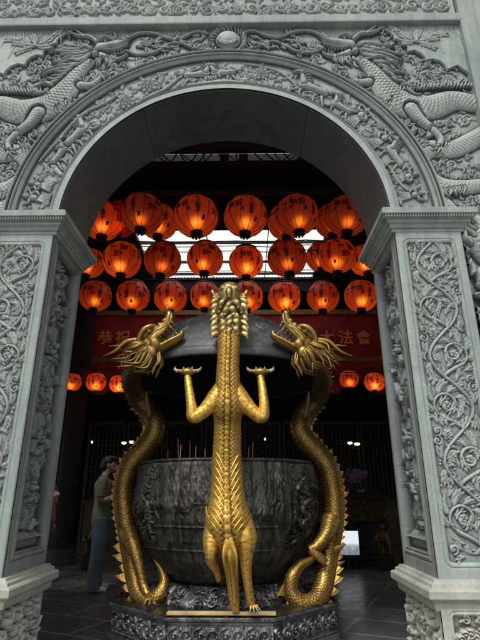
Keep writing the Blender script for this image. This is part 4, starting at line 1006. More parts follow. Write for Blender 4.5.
def side_dragon(mir):
    nm = 'left' if mir < 0 else 'right'
    dr = empty('gilt_dragon', (mir*.95, 4.85, ZP), label=('brownish gilt dragon left of the urn, one straight clawed leg planted on the base' if mir < 0 else 'brownish gilt dragon right of the urn, tail looped in a ring on the base'), cat='dragon statue', group='gilt dragons gripping the urn')
    if mir < 0:
        px = [(154, 558, 4.62), (162, 572, 4.60), (164, 584, 4.58), (158, 596, 4.55), (148, 601, 4.58), (139, 594, 4.66), (135, 578, 4.74), (131, 555, 4.80), (127, 530, 4.84), (123.5, 505, 4.86), (123.5, 485, 4.86), (130, 465, 4.86), (144, 449, 4.86), (153, 436, 4.86), (155, 423, 4.88), (148, 410, 4.92), (137, 396, 4.84), (131, 382, 4.60), (134, 369, 4.30), (144, 358, 4.08)]
    else:
        px = [(318, 552, 4.66), (311, 560, 4.60), (300, 566, 4.56), (292, 578, 4.52), (291, 592, 4.52), (301, 603, 4.52), (314, 602, 4.56), (322, 590, 4.64), (326, 570, 4.72), (330, 545, 4.80), (334, 520, 4.84), (334, 495, 4.86), (329, 470, 4.86), (318, 453, 4.86), (306, 441, 4.86), (300, 428, 4.88), (305, 414, 4.92), (316, 398, 4.84), (322, 383, 4.60), (319, 369, 4.30), (309, 358, 4.08)]
    pts = [P(*q) for q in px]; n = len(pts)
    rad = np.interp(np.linspace(0, 1, n), [0, .08, .16, .28, .42, .55, .68, .8, .9, 1], [.012, .034, .054, .072, .083, .090, .096, .098, .085, .070])
    # dorsal side faces outward / toward the outside of each bend
    dors = []
    for i in range(n):
        t = (pts[min(n-1, i+1)]-pts[max(0, i-1)]).normalized(); y = V(0, -1, 0); o = t.cross(y).normalized()
        o = -o if mir < 0 else o
        dors.append(tuple(o*1.0+V(0, -.25, 0)))
    me, C, Rd, D, T, B = dragon_skin(pts, list(rad), dors, ridge=.006, cell=.030, amp=.15, seed=5+mir)
    link('body', me, M['gold_side'], dr)
    # make sure the fins stand on the outer side
    mb = MB(); L = len(C)*.0065
    if np.mean(D[len(D)//3:len(D)//2, 0])*mir < 0: D = -D
    fins(mb, C, Rd, D, T, B, L*.30, L*.90, .060, .036, .5)
    fins(mb, C, Rd, D, T, B, L*.12, L*.30, .085, .070, .6)
    mb.build('dorsal_fin', M['gold_side'], dr, smooth=False)
    if mir < 0:
        limb(dr, [P(128, 532, 4.78), P(134, 548, 4.66), P(139, 566, 4.62), P(143, 584, 4.60), P(148, 596, 4.56)], [.085, .060, .044, .036, .034], M['gold_side'])
        mb, cl = MB(), MB(); paw(mb, cl, P(150, 600, 4.54), (.5, -1, 0), (0, 0, 1), .050, spread=.9, drop=.55); mb.build('paw', M['gold_side'], dr, remesh=.007); cl.build_each('claw', M['claw'], dr)
        mb = MB()
        for q in ((170, 572, 162, 556), (168, 580, 172, 566)): mb.tube([P(160, 590, 4.66), P(q[0]-4, q[1], 4.68), P(q[2], q[3]-6, 4.70)], [.03, .03, .004], 8, 6, flat=.4, up=(1, 0, 0))
        mb.build('tail_fin', M['gold_side'], dr)
    else:
        limb(dr, [P(331, 520, 4.80), P(326, 535, 4.68), P(317, 546, 4.62), P(308, 550, 4.60)], [.085, .066, .050, .036], M['gold_side'])
        limb(dr, [P(310, 549, 4.60), P(318, 556, 4.60), P(326, 563, 4.60)], [.036, .040, .030], M['gold_side'])
        mb = MB(); mb.tube([P(318, 585, 4.60), P(322, 596, 4.56), P(324, 608, 4.54)], [.02, .025, .004], 8, 5, flat=.5, up=(1, 0, 0))
        for (a, b) in (((328, 548), (346, 544)), ((326, 566), (345, 561)), ((323, 582), (341, 575)), ((320, 594), (333, 592))):
            mb.tube([P(a[0]-2, a[1]+6, 4.70), P((a[0]+b[0])/2, (a[1]+b[1])/2+3, 4.72), P(b[0], b[1], 4.74)], [.040, .028, .003], 8, 5, flat=.25, up=(0, 1, 0))
        mb.build('tail_fin', M['gold_side'], dr, smooth=True)
    # leg reaching up to the lid and a hanging mane strand
    mb = MB(); a = (0 if mir < 0 else 1)
    sx = lambda x: x if mir < 0 else 455-x
    mb.tube([P(sx(150), 418, 4.80), P(sx(147), 402, 4.74), P(sx(146), 390, 4.72)], [.028, .024, .016], 10, 5); mb.build('fore_leg', M['gold_side'], dr)
    # head
    o = P(152, 345, 4.05) if mir < 0 else P(303, 345, 4.05)
    tilt = R(47); X = V(-mir*math.cos(tilt), -.10, math.sin(tilt)).normalized(); Y = V(0, 1, 0); Y = (Y-X*Y.dot(X)).normalized()*(-mir*1.0); Z = X.cross(Y)
    if Z.z < 0: Z = -Z; Y = -Y
    mt = Matrix.Translation(o) @ Matrix(((X.x, Y.x, Z.x, 0), (X.y, Y.y, Z.y, 0), (X.z, Y.z, Z.z, 0), (0, 0, 0, 1))) @ Matrix.Scale(1.02, 4)
    side_head(dr, mt, M['gold_head'], M['gold_side'])
side_dragon(-1); side_dragon(1)
# ================================================================== HALL
hall = empty('temple_hall', (0, 10, 0), label='dark open temple hall behind the gateway, with black timber roof and dark walls', cat='temple hall')
def hbox(name, a, b, mat): mb = MB(); mb.box(a, b); return mb.build(name, mat, hall, smooth=False)
ZH = 5.95
for s in (-1, 1):   # sides opened between piers in the front half, unseen, to admit daylight
    x0, x1 = sorted((s*6.2, s*6.4)); hbox('side_wall', (x0, 10.3, 0.002), (x1, 17, ZH-.002), M['hallwall']); hbox('side_wall_head', (x0, GY+GT+.01, 3.2), (x1, 10.298, ZH-.002), M['hallwall'])
    for y in (4.0, 7.1): hbox('side_pier', (x0, y, 0.002), (x1, y+.4, 3.198), M['hallwall'])
hbox('back_wall', (-6.4, 17.003, 0.002), (6.4, 17.2, ZH-.002), M['hallwall'])
for s in (-1, 1): hbox('front_wall', (min(s*2.752, s*6.4), GY+.12, 0.002), (max(s*2.752, s*6.4), GY+GT, ZH-.002), M['hallwall'])
# ceiling in strips leaving the rooflight and the narrow gap open
SK = (-1.98, 1.72, 8.02, 10.25); GP = (-1.24, .95, 5.83, 5.985); YO = 4.62
hbox('ceiling', (-6.4, YO, ZH), (6.4, GP[2], ZH+.12), M['darkwood'])   # unseen opening left before the roof to light the urn and dragons
hbox('ceiling', (-6.4, GP[2], ZH), (GP[0], GP[3], ZH+.12), M['darkwood']); hbox('ceiling', (GP[1], GP[2], ZH), (6.4, GP[3], ZH+.12), M['darkwood'])
hbox('ceiling', (-6.4, GP[3], ZH), (6.4, SK[2], ZH+.12), M['darkwood'])
hbox('ceiling', (-6.4, SK[2], ZH), (SK[0], SK[3], ZH+.12), M['darkwood']); hbox('ceiling', (SK[1], SK[2], ZH), (6.4, SK[3], ZH+.12), M['darkwood'])
hbox('ceiling', (-6.4, SK[3], ZH), (6.4, 17.2, ZH+.12), M['darkwood'])
# translucent corrugated rooflight
m, nt, b, o = newmat('translucent_corrugated_sheet'); nt.nodes.remove(b)
tr = ND(nt, 'ShaderNodeBsdfTranslucent'); df = ND(nt, 'ShaderNodeBsdfDiffuse'); mx = ND(nt, 'ShaderNodeMixShader'); mx.inputs[0].default_value = .04
c = ramp(nt, noise_n(nt, 2.5, 5, .6), [(.3, (.88, .88, .84)), (.7, (.99, .99, .96))]); nt.links.new(c, tr.inputs[0]); nt.links.new(c, df.inputs[0])
nt.links.new(tr.outputs[0], mx.inputs[1]); nt.links.new(df.outputs[0], mx.inputs[2]); nt.links.new(mx.outputs[0], o.inputs[0])
xs = np.linspace(SK[0], SK[1], 500); ys = np.linspace(SK[2], SK[3], 6); X, Y = np.meshgrid(xs, ys)
link('rooflight_sheet', grid_mesh('rooflight_sheet', X, Y, ZH+.06+.008*np.sin(X*2*math.pi/.076)), m, hall)
for y in (8.5, 9.35, 9.95): mb = MB(); mb.box((SK[0]+.001, y-.013, ZH-.02), (SK[1]-.001, y+.018, ZH+.035)); mb.build('rooflight_purlin', M['black'], hall, smooth=False)
for x in (-.6, .6): mb = MB(); mb.box((x-.006, SK[2]+.001, ZH-.015), (x+.010, SK[3]-.001, ZH+.03)); mb.build('rooflight_purlin', M['black'], hall, smooth=False)
# carved lattice hanging across the gap
random.seed(4)
for k in range(30):
    x = GP[0]+.03+k*.075+random.uniform(-.03, .03)
    if random.random() < .3: continue
    mb = MB(); w_ = random.choice((-.07, .07, .02)); mb.tube([(x-w_, GP[2]-.01, ZH-.010), (x+random.uniform(-.02, .02), (GP[2]+GP[3])/2, ZH-.03), (x+w_, GP[3]+.01, ZH-.010)], random.uniform(.007, .013), 6, 4); mb.build('roof_lattice', M['black'], hall)
hbox('roof_lattice_board', (GP[0]+(GP[1]-GP[0])*.47, GP[2]-.0, ZH-.03), (GP[0]+(GP[1]-GP[0])*.53, GP[3], ZH-.002), M['black'])
hbox('roof_lattice_board', (GP[0]+(GP[1]-GP[0])*.60, GP[2]-.0, ZH-.03), (GP[0]+(GP[1]-GP[0])*.66, GP[3], ZH-.002), M['black'])
for y in (4.75, 5.3, 6.4, 7.1, 10.4, 11.6, 13.0): hbox('roof_beam', (-6.19, y-.09, ZH-.28), (6.19, y+.09, ZH-.003), M['darkwood'])
for x in (-4.4, -2.9, -1.45, 2.0, 2.9, 4.4): hbox('roof_rafter', (x-.05, YO+.01, ZH-.12), (x+.05, 7.9, ZH-.006), M['darkwood'])
def column(x, y, label):
    c_ = empty('stone_column', (x, y, 0), label=label, cat='column', group='columns inside the hall')
    mb = MB(); mb.lathe([(.33, .002), (.33, .10), (.27, .14), (.29, .2), (.24, .26)], 24, (x, y, 0)); mb.build('column_base', M['hallwall'], c_)
    mb = MB(); mb.lathe([(.21, .255), (.20, 3.0), (.20, ZH-.29)], 32, (x, y, 0)); mb.build('shaft', M['darkwood'], c_)
column(-3.35, 9.9, 'dark round column at the back left of the hall, beyond the person looking at a phone'); column(3.35, 9.9, 'dark round column at the back right of the hall, beside the altar')

# ---- latticed timber doors across the back of the hall
for k in range(8):
    x = -3.92+k*1.0; dd = empty('lattice_door', (x+.48, 12.6, 0), label='tall dark lattice door panel at the back of the hall, %s from the left' % ['first', 'second', 'third', 'fourth', 'fifth', 'sixth', 'seventh', 'eighth', 'ninth', 'tenth'][k], cat='door', group='lattice doors at the back of the hall')
    mb = MB(); mb.box((x, 12.6, .002), (x+.07, 12.68, 3.0)); mb.box((x+.89, 12.6, .002), (x+.96, 12.68, 3.0)); mb.box((x+.071, 12.6, 2.9), (x+.889, 12.68, 3.0)); mb.box((x+.071, 12.6, .002), (x+.889, 12.68, .12)); mb.box((x+.071, 12.6, 1.0), (x+.889, 12.68, 1.10)); mb.build('door_frame', M['door'], dd, smooth=False)
    mb = MB(); mb.box((x+.075, 12.63, .125), (x+.885, 12.66, .995)); mb.build('lower_panel', M['doorlight'], dd, smooth=False)
    mb = MB()
    for q in range(7): mb.box((x+.16+q*.105, 12.62, 1.102), (x+.175+q*.105, 12.64, 2.898))
    for q in range(16): mb.box((x+.072, 12.641, 1.2+q*.11), (x+.888, 12.655, 1.215+q*.11))
    mb.build('lattice', M['doorlight'], dd, smooth=False)

# ---- banner
YB = 9.9
bn = empty('banner', (0, YB, 3.5), label='long dark red banner with gold lettering hung under the roof', cat='banner')
zt, zb_ = P(230, 315, YB).z, P(230, 377, YB).z
X, Z = np.meshgrid(np.linspace(-3.6, 3.6, 420), np.linspace(zb_, zt, 50)); Y = YB+.012*np.sin(X*5.3)+.008*np.sin(X*13+Z*2)*(zt-Z)
link('banner_cloth', grid_mesh('banner_cloth', X, Y, Z), M['red'], bn)
mb = MB(); mb.box((-3.62, YB-.05, zt-.005), (3.62, YB+.03, zt+.10)); mb.build('banner_rail', M['goldtrim'], bn, smooth=False)
z1 = P(230, 358, YB).z; X, Z = np.meshgrid(np.linspace(-3.6, 3.6, 420), np.linspace(z1-.085, z1+.015, 5)); Y = YB-.012+.012*np.sin(X*5.3)+.008*np.sin(X*13+Z*2)*(zt-Z)
link('gold_braid', grid_mesh('gold_braid', X, Y, Z), M['goldtrim'], bn)
def text_mesh(body, size):
    cu = bpy.data.curves.new('t', 'FONT'); cu.body = body; cu.size = size; cu.align_x = 'CENTER'; cu.align_y = 'CENTER'; cu.resolution_u = 3; cu.offset = size*.022
    o = bpy.data.objects.new('t', cu); COL.objects.link(o); dg = bpy.context.evaluated_depsgraph_get(); me = bpy.data.meshes.new_from_object(o.evaluated_get(dg))
    bpy.data.objects.remove(o); bpy.data.curves.remove(cu); return me
for ch, x in (('恭', 105), ('祝', 122.5), ('大', 327), ('法', 346), ('會', 364)):
    p = P(x, 338.5, YB-.03); me = text_mesh(ch, .33); me.transform(Matrix.Translation(p) @ Matrix.Rotation(R(90), 4, 'X')); me.name = 'lettering'; link('lettering', me, M['goldtext'], bn)
# swagged valance below the banner
vl = empty('valance', (0, YB-.2, 3.2), label='dark red swagged cloth valance hanging below the banner', cat='valance')
for k in range(7):
    x0 = -3.3+k*.95; t, s = np.meshgrid(np.linspace(0, 1, 40), np.linspace(0, 1, 16)); sag = .10+.26*s
    X = x0+t*.93; Z = 3.66-sag*4*t*(1-t)*(.4+s)-.04*s+.0; Y = YB-.22-.04*np.sin(s*math.pi*3)*(4*t*(1-t))
    link('swag', grid_mesh('swag', X, Y, Z), M['reddark'], vl)

# ---- lanterns
m, nt, b, o = newmat('red_lantern_paper'); nt.nodes.remove(b)
tr = ND(nt, 'ShaderNodeBsdfTranslucent'); df = ND(nt, 'ShaderNodeBsdfDiffuse'); gl = ND(nt, 'ShaderNodeBsdfGlossy'); gl.inputs['Roughness'].default_value = .45
f = noise_n(nt, 9, 5, .6); c1 = ramp(nt, f, [(.3, (.70, .085, .022)), (.7, (.86, .13, .03))]); c2 = ramp(nt, f, [(.3, (.40, .055, .045)), (.7, (.56, .09, .065))])
nt.links.new(c1, tr.inputs[0]); nt.links.new(c2, df.inputs[0]); rf = ND(nt, 'ShaderNodeBsdfRefraction'); rf.inputs['IOR'].default_value = 1.4; rf.inputs['Roughness'].default_value = .95; rf.inputs[0].default_value = (1.0, .30, .05, 1)
mt_ = ND(nt, 'ShaderNodeMixShader'); mt_.inputs[0].default_value = .42; nt.links.new(tr.outputs[0], mt_.inputs[1]); nt.links.new(rf.outputs[0], mt_.inputs[2])
mx = ND(nt, 'ShaderNodeMixShader'); mx.inputs[0].default_value = .42; nt.links.new(mt_.outputs[0], mx.inputs[1]); nt.links.new(df.outputs[0], mx.inputs[2])
m2 = ND(nt, 'ShaderNodeMixShader'); m2.inputs[0].default_value = .04; nt.links.new(mx.outputs[0], m2.inputs[1]); nt.links.new(gl.outputs[0], m2.inputs[2]); nt.links.new(m2.outputs[0], o.inputs[0])
M['paper'] = m
M['ribred'] = simple('dark_lantern_rib', (.10, .012, .01), .7, bmp=0)
M['gilt'] = simple('lantern_tag', (.45, .30, .10), .5, .4)
def lantern_proto():
    r0 = .31
    e = empty('paper_lantern', (0, 0, 0)); prof = []
    for i in range(25):
        a = R(-79+i*(139/24)); prof.append((r0*math.cos(a)**.74, r0*.90*math.sin(a)))
    mb = MB(); mb.lathe(prof, 96, (0, 0, 0), lambda a, z: 1-.020*abs(math.cos(a*6))**8); mb.build('shade', M['paper'], e)
    mb = MB()
    for k in range(12):
        a = math.pi*k/6; mb.tube([(q*math.cos(a)*1.0, q*math.sin(a)*1.0, z) for q, z in prof], .0042, 5)
    mb.build('rib', M['ribred'], e)
    zt_, zb2 = prof[-1][1], prof[0][1]; rt = prof[-1][0]
    mb = MB(); mb.lathe([(rt*.6, zt_+.002), (rt+.012, zt_-.006), (rt+.016, zt_+.004), (rt+.010, zt_+.030), (rt-.01, zt_+.034), (.001, zt_+.034)], 32); mb.tube([(0, 0, zt_+.03), (0, 0, zt_+.12)], .006, 6); mb.build('top_cap', M['black'], e)
    mb = MB(); mb.lathe([(.001, zb2-.030), (.060, zb2-.028), (.078, zb2-.016), (.088, zb2+.004), (.05, zb2+.006)], 32)
    for k in range(8): a = k*.785; mb.tube([(.05*math.cos(a), .05*math.sin(a), zb2-.03), (.065*math.cos(a), .065*math.sin(a), zb2-.055), (.05*math.cos(a), .05*math.sin(a), zb2-.085)], [.018, .020, .004], 6, 3)
    mb.tube([(0, 0, zb2-.03), (0, 0, zb2-.09)], [.035, .012], 8); mb.build('bottom_cap', M['black'], e)
    vs, fs = [], []
    def put(body, size, a0, z0, bold=0):
        me = text_mesh(body, size); o_ = len(vs)
        for v in me.vertices:
            a = a0 + v.co.x/r0; z = z0+v.co.y; t = min(.97, abs(z)/(r0*.90)); q = r0*(math.sqrt(1-t*t))**.74+.005; vs.append((q*math.sin(a), -q*math.cos(a), z))
        for p_ in me.polygons: fs.append(tuple(i+o_ for i in p_.vertices))
        bpy.data.meshes.remove(me)
    for half in (0, math.pi):
        for k, ch in enumerate('天上聖母'): put(ch, .082, half, .115-k*.080)
        put('恭祝', .115, half-.78, .02); put('平', .115, half+.64, .04); put('安', .115, half+.84, -.06); put('慈惠', .055, half+.34, .155); put('慈惠', .055, half-.34, .16)
        put('信', .07, half-1.40, .04); put('士', .07, half-1.40, -.04); put('誕', .10, half+1.30, .05)
        put('聖', .062, half-.42, -.07); put('壽', .062, half+.30, -.19)
        for k, ch in enumerate('合境平安'): put(ch, .058, half+1.08, .12-k*.06); put(ch, .055, half-1.12, .13-k*.058)
    me = bpy.data.meshes.new('lettering'); me.from_pydata(vs, [], fs); link('lettering', me, M['ink'], e)
    return e
proto = lantern_proto(); used = []
def add_light(o, e, rad=.045):
    L = bpy.data.lights.new('lantern_bulb', 'POINT'); L.energy = e; L.color = (1, .56, .22); L.shadow_soft_size = rad
    b_ = bpy.data.objects.new('bulb', L); COL.objects.link(b_); b_.parent = o; b_.location = (0, -.03, -.12)
random.seed(12)
def hang(x, y, size_px, Y, e, rz, label, tilt=0):
    p = P(x, y, Y); depth = (p-CAM).dot(Fw); s = (size_px*depth/480)/.62
    o = proto if not used else copy_tree(proto); used.append(o)
    o.location = p; o.scale = (s, s, s); o.rotation_euler = (R(random.uniform(-5, 5)), R(random.uniform(-6, 6)), rz)
    tag(o, label, 'lantern', 'red paper lanterns hanging in rows under the hall roof')
    return o, e
H_ = []
row1 = [(103, 221, 40, 6.35), (119, 219, 38, 6.5), (142.5, 213.5, 42, 5.95), (159, 222, 37, 6.6), (196, 216.5, 44, 6.0), (245.5, 216.5, 43, 6.0), (286, 222, 37, 6.6), (297, 215, 42.5, 5.95), (333, 221, 36, 6.6), (347, 216, 42, 6.0)]
row2 = [(89, 263, 31, 7.4), (122, 260, 38, 7.3), (162.5, 260, 37, 7.4), (205, 259, 36, 7.4), (246, 262, 34, 7.45), (287, 258, 39, 7.25), (321, 257, 30, 7.8), (337, 256, 37, 7.3), (365, 260, 32, 7.6)]
row3 = [(95.5, 296, 32, 9.0), (133, 296, 33, 9.0), (170.5, 297, 33, 9.0), (205, 296, 30, 9.1), (247, 297, 32, 9.05), (284.5, 297, 32.5, 9.0), (323, 297, 32, 9.1), (361, 296, 33, 9.0)]
row4 = [(72, 382, 19, 8.9), (96, 382, 20, 8.9), (119, 384, 19, 9.2), (349, 379, 19, 9.2), (374.5, 382, 20, 8.9)]
ORD = ['leftmost', 'second from the left', 'third from the left', 'fourth from the left', 'fifth from the left', 'sixth from the left', 'seventh from the left', 'eighth from the left', 'ninth from the left', 'rightmost']
special = {('top', 3): 'half-hidden lantern tucked low behind the third one of the top row', ('top', 6): 'half-hidden lantern tucked behind its right-hand neighbour in the top row, right of centre'}
specs = []
for nm, rows_, e0 in (('top', row1, 2.6), ('middle', row2, 2.8), ('lower', row3, 3.6), ('lowest', row4, 3.2)):
    for i, (x, y, s, Y) in enumerate(rows_):
        o_word = 'rightmost' if i == len(rows_)-1 else ORD[i]
        lab = 'red paper lantern with black writing, %s in the %s row' % (o_word, nm)
        if nm == 'lowest': lab = ['small glowing red lantern nearest the left pier, below the banner', 'small glowing red lantern second from the left pier, below the banner', 'small red lantern half hidden behind the mane of the left dragon', 'small red lantern below the banner just right of the right dragon', 'small glowing red lantern nearest the right pier, below the banner'][i]
        specs.append((x, y, s, Y, e0*random.uniform(.4, 1.25), random.uniform(-.9, .9), lab))
res = [hang(*s[:4], s[4]*.66, s[5], s[6]) for s in specs]
for (o, e) in res: add_light(o, e)
# wires the lanterns hang from
for k, (y, Y, x0, x1) in enumerate(((193, 5.98, -3.5, 3.5), (199, 6.6, -3.8, 3.8), (240, 7.35, -4.2, 4.2), (250, 7.45, -4.2, 4.2), (278, 9.02, -5, 5), (270, 9.1, -5, 5), (371, 8.95, -5.2, 5.2), (245, 7.8, -4.5, 4.5))):
    z = P(230, y, Y).z; n = 14; pts = [(x0+(x1-x0)*i/n, Y, z-.02*math.sin(i*2.6)-.03*(1-((i/n)*2-1)**2)) for i in range(n+1)]
    mb = MB(); mb.tube(pts, .009, 6); mb.build('lantern_wire', M['black'], None, label='black wire strung across the hall, %s' % ['just above the top row of lanterns, nearest the gateway', 'behind the top row of lanterns', 'holding the middle row of lanterns', 'crossing low behind the middle lantern row', 'holding the lower row of lanterns', 'crossing the bright rooflight just above the lower lantern row', 'holding the small lanterns below the banner', 'crossing the bright rooflight behind the middle row'][k], cat='wire', group='wires strung across the hall')

# ================================================================== THINGS INSIDE
# altar with carved gilt front, screen and orchids
YA = 9.3; ax0, ax1 = P(298, 520, YA).x, P(388, 520, YA).x
al = empty('altar_table', ((ax0+ax1)/2, YA+.4, 0), label='dark altar table with a carved gilt apron at the back right of the hall', cat='altar')
mb = MB(); mb.bevbox((ax0-.05, YA-.05, 1.13), (ax1+.05, YA+.75, 1.19), .01); mb.build('tabletop', M['darkwood'], al, smooth=False)
AP_ = Relief(ax0, ax1, .76, 1.125, .008); random.seed(33)
for i in range(46): AP_.spiral(random.uniform(ax0, ax1), random.uniform(.78, 1.11), random.uniform(.03, .06), random.uniform(0, 6), 1.3, .035, .012, random.choice((-1, 1)))
for i in range(30): AP_.leaf(random.uniform(ax0, ax1), random.uniform(.78, 1.11), random.uniform(0, 6), .1, .03, .04)
link('gilt_apron', grid_mesh('gilt_apron', AP_.U, YA-AP_.H, AP_.Vv), M['goldaltar'], al)
for x in (ax0+.06, (ax0+ax1)/2+.15, ax1-.06): mb = MB(); mb.bevbox((x-.05, YA+.0, .002), (x+.05, YA+.1, .755), .01); mb.build('leg', M['darkwood'], al, smooth=False)
mb = MB(); mb.box((ax0, YA+.35, .002), (ax1, YA+.70, .75)); mb.build('cabinet', M['black'], al, smooth=False)
for z in (.12, .24, .36): mb = MB(); mb.box((ax0+.12, YA+.30, z), (ax1-.12, YA+.345, z+.025)); mb.build('shelf_edge', M['hallwall'], al, smooth=False)
m, nt, b, o = newmat('lit_screen'); b.inputs['Base Color'].default_value = (.02, .02, .02, 1); b.inputs['Roughness'].default_value = .3
tc = ND(nt, 'ShaderNodeTexCoord'); sx_ = ND(nt, 'ShaderNodeSeparateXYZ'); nt.links.new(tc.outputs['Generated'], sx_.inputs[0])
n = ND(nt, 'ShaderNodeTexVoronoi'); n.inputs['Scale'].default_value = 7; nt.links.new(tc.outputs['Generated'], n.inputs['Vector'])
c = ramp(nt, sx_.outputs[2], [(.0, (.22, .27, .30)), (.38, (.42, .50, .55)), (.5, (.78, .86, .90))]); c = mix(nt, ramp(nt, sx_.outputs[2], [(.3, .6), (.5, 0.0)]), c, n.outputs['Distance'], 'MULTIPLY')
nt.links.new(c, b.inputs['Emission Color']); b.inputs['Emission Strength'].default_value = 1.0
sc0, sc1 = P(337, 555, YA-.1), P(358, 531, YA-.1)
sr = empty('display_screen', ((sc0.x+sc1.x)/2, YA-.1, sc0.z), label='small bright flat screen glowing under the altar table', cat='screen')
mb = MB(); mb.bevbox((sc0.x-.02, YA-.085, sc0.z-.03), (sc1.x+.02, YA-.045, sc1.z+.02), .006); mb.tube([((sc0.x+sc1.x)/2, YA-.06, .002), ((sc0.x+sc1.x)/2, YA-.06, sc0.z)], .03, 10); mb.build('bezel', M['black'], sr, smooth=False)
mb = MB(); mb.box((sc0.x, YA-.090, sc0.z), (sc1.x, YA-.086, sc1.z)); mb.build('picture', m, sr, smooth=False)
M['petal'] = simple('purple_petal', (.20, .085, .20), .6, bmp=0); M['leafm'] = simple('dark_leaf', (.03, .06, .02), .5); M['pot'] = simple('glazed_pot', (.10, .05, .03), .3)
for j, (xx, lab) in enumerate(((346, 'purple orchid in a pot on the altar, the left one'), (361, 'purple orchid in a pot on the altar, the right one'))):
    p = P(xx, 498, YA+.25); p.z = 1.19; random.seed(60+j); e = empty('potted_orchid', tuple(p), label=lab, cat='orchid', group='orchids on the altar')
    mb = MB(); mb.lathe([(.05, 0.002), (.08, .06), (.085, .12), (.075, .125), (.001, .11)], 20, tuple(p)); mb.build('pot', M['pot'], e)
    st = MB(); fl = MB(); lf = MB()
    for k in range(5):
        a = random.uniform(0, 6.28); q = p+V(.17*math.cos(a), .1*math.sin(a), .36+random.uniform(-.05, .08)); st.tube([p+V(0, 0, .1), p+V(.05*math.cos(a), .03, .28), q], .004, 5, 4)
        for i in range(8):
            c0 = q+V(random.uniform(-.08, .08), random.uniform(-.06, .06), random.uniform(-.10, .06))
            for l in range(5): b_ = l*1.257; fl.ell(c0+V(.018*math.cos(b_), 0, .018*math.sin(b_)), (.015, .004, .015), 6, 4)
    for k in range(6): a = k*1.05; lf.tube([p+V(0, 0, .1), p+V(.08*math.cos(a), .08*math.sin(a), .19), p+V(.17*math.cos(a), .17*math.sin(a), .13)], [.01, .022, .003], 6, 4, flat=.3)
    st.build('stem', M['leafm'], e); fl.build('blossoms', M['petal'], e); lf.build('foliage', M['leafm'], e)
# gilt guardian figures on stands
def guardian(x, ybot, ytop, Y, label):
    b_ = P(x, ybot, Y); b_.z = 0; h = P(x, ytop, Y).z; e = empty('gilt_figurine', tuple(b_), label=label, cat='figurine', group='gilt figurines on stands'); random.seed(int(x))
    mb = MB(); mb.bevbox((b_.x-.13, Y-.11, .002), (b_.x+.13, Y+.11, h*.30), .012); mb.build('stand', M['darkwood'], e, smooth=False)
    mb = MB(); k = h*.68; z = h*.30
    mb.tube([b_+V(-.05, 0, z+.005), b_+V(-.06, 0, z+k*.3), b_+V(0, 0, z+k*.55), b_+V(.0, -.01, z+k*.75)], [.06, .07, .09, .05], 10, 6); mb.tube([b_+V(.06, 0, z+.005), b_+V(.06, 0, z+k*.3), b_+V(0, 0, z+k*.5)], [.05, .06, .08], 10, 5)
    mb.ell(b_+V(0, -.01, z+k*.86), (.05, .05, .065)); mb.tube([b_+V(-.08, -.02, z+k*.66), b_+V(-.14, -.06, z+k*.5), b_+V(-.06, -.1, z+k*.45)], [.035, .03, .025], 8, 5); mb.tube([b_+V(.08, -.02, z+k*.66), b_+V(.15, -.03, z+k*.75), b_+V(.13, -.05, z+k*.98)], [.035, .03, .02], 8, 5)
    for q in range(14): a = random.uniform(0, 6.28); mb.tube([b_+V(.05*math.cos(a), .04*math.sin(a), z+k*random.uniform(.1, .8)), b_+V(.13*math.cos(a), .06*math.sin(a), z+k*random.uniform(.1, .9))], [.02, .006], 6)
    mb.build('figure', M['goldaltar'], e, remesh=.010)
guardian(90, 567, 522, 9.2, 'small gilt figurine on a dark stand, behind the person with the phone'); guardian(386, 568, 522, 9.2, 'small gilt figurine on a dark stand beside the right pier')
# small warm ceiling lamps deep in the hall
lm, nt, b, o = newmat('lamp_glow'); b.inputs['Emission Color'].default_value = (1, .72, .36, 1); b.inputs['Emission Strength'].default_value = 3.0
for j, (x, y, w_) in enumerate(((124, 443, 5), (132, 442, 6), (350, 443, 5), (357, 444, 6), (92, 442, 2), (265, 439, 1.5))):
    p = P(x, y, 12.0); e = empty('ceiling_lamp', tuple(p), label=['small warm lamp glowing left of the left dragon, left of two', 'small warm lamp glowing beside the left dragon, right of two', 'small warm lamp right of the right dragon, left of two', 'small warm lamp right of the right dragon, right of two', 'faint warm point of light above the person with the phone', 'faint point of light above the urn rim right of the centre dragon'][j], cat='lamp', group='small warm lamps deep in the hall')
    mb = MB(); mb.ell(p, (w_*.012, w_*.012, .035), 12, 8); mb.build('lamp_bulb', lm, e); mb = MB(); mb.lathe([(.01, .10), (.05, .06), (w_*.012+.02, .02)], 16, tuple(p)); mb.tube([p+V(0, 0, .09), V(p.x, p.y, ZH-.002)], .006, 5); mb.build('lamp_shade', M['black'], e)

# ================================================================== PEOPLE
def skinmat(name, col): 
    m, nt, b, o = newmat(name); nt.links.new(ramp(nt, noise_n(nt, 14), [(.3, [x*.9 for x in col]), (.7, [min(1, x*1.08) for x in col])]), b.inputs['Base Color']); b.inputs['Roughness'].default_value = .55; b.inputs['Subsurface Weight'].default_value = .05; return m
M['skin'] = skinmat('skin', (.42, .24, .17)); M['hair'] = simple('black_hair', (.012, .010, .009), .5, nscale=50)
def cloth(name, col, sc_=60):
    m, nt, b, o = newmat(name); nt.links.new(ramp(nt, noise_n(nt, 5, 6, .7), [(.3, [x*.7 for x in col]), (.7, [x*1.25 for x in col])]), b.inputs['Base Color']); b.inputs['Roughness'].default_value = .85; bump(nt, b, noise_n(nt, 11, 5, .7, dist=1.5), .6, .02); return m
M['olive'] = cloth('olive_cotton', (.15, .15, .095)); M['denim'] = cloth('blue_denim', (.10, .135, .18)); M['denim_dark'] = cloth('dark_denim', (.06, .08, .12)); M['grey_cotton'] = cloth('pale_grey_cotton', (.30, .29, .28))
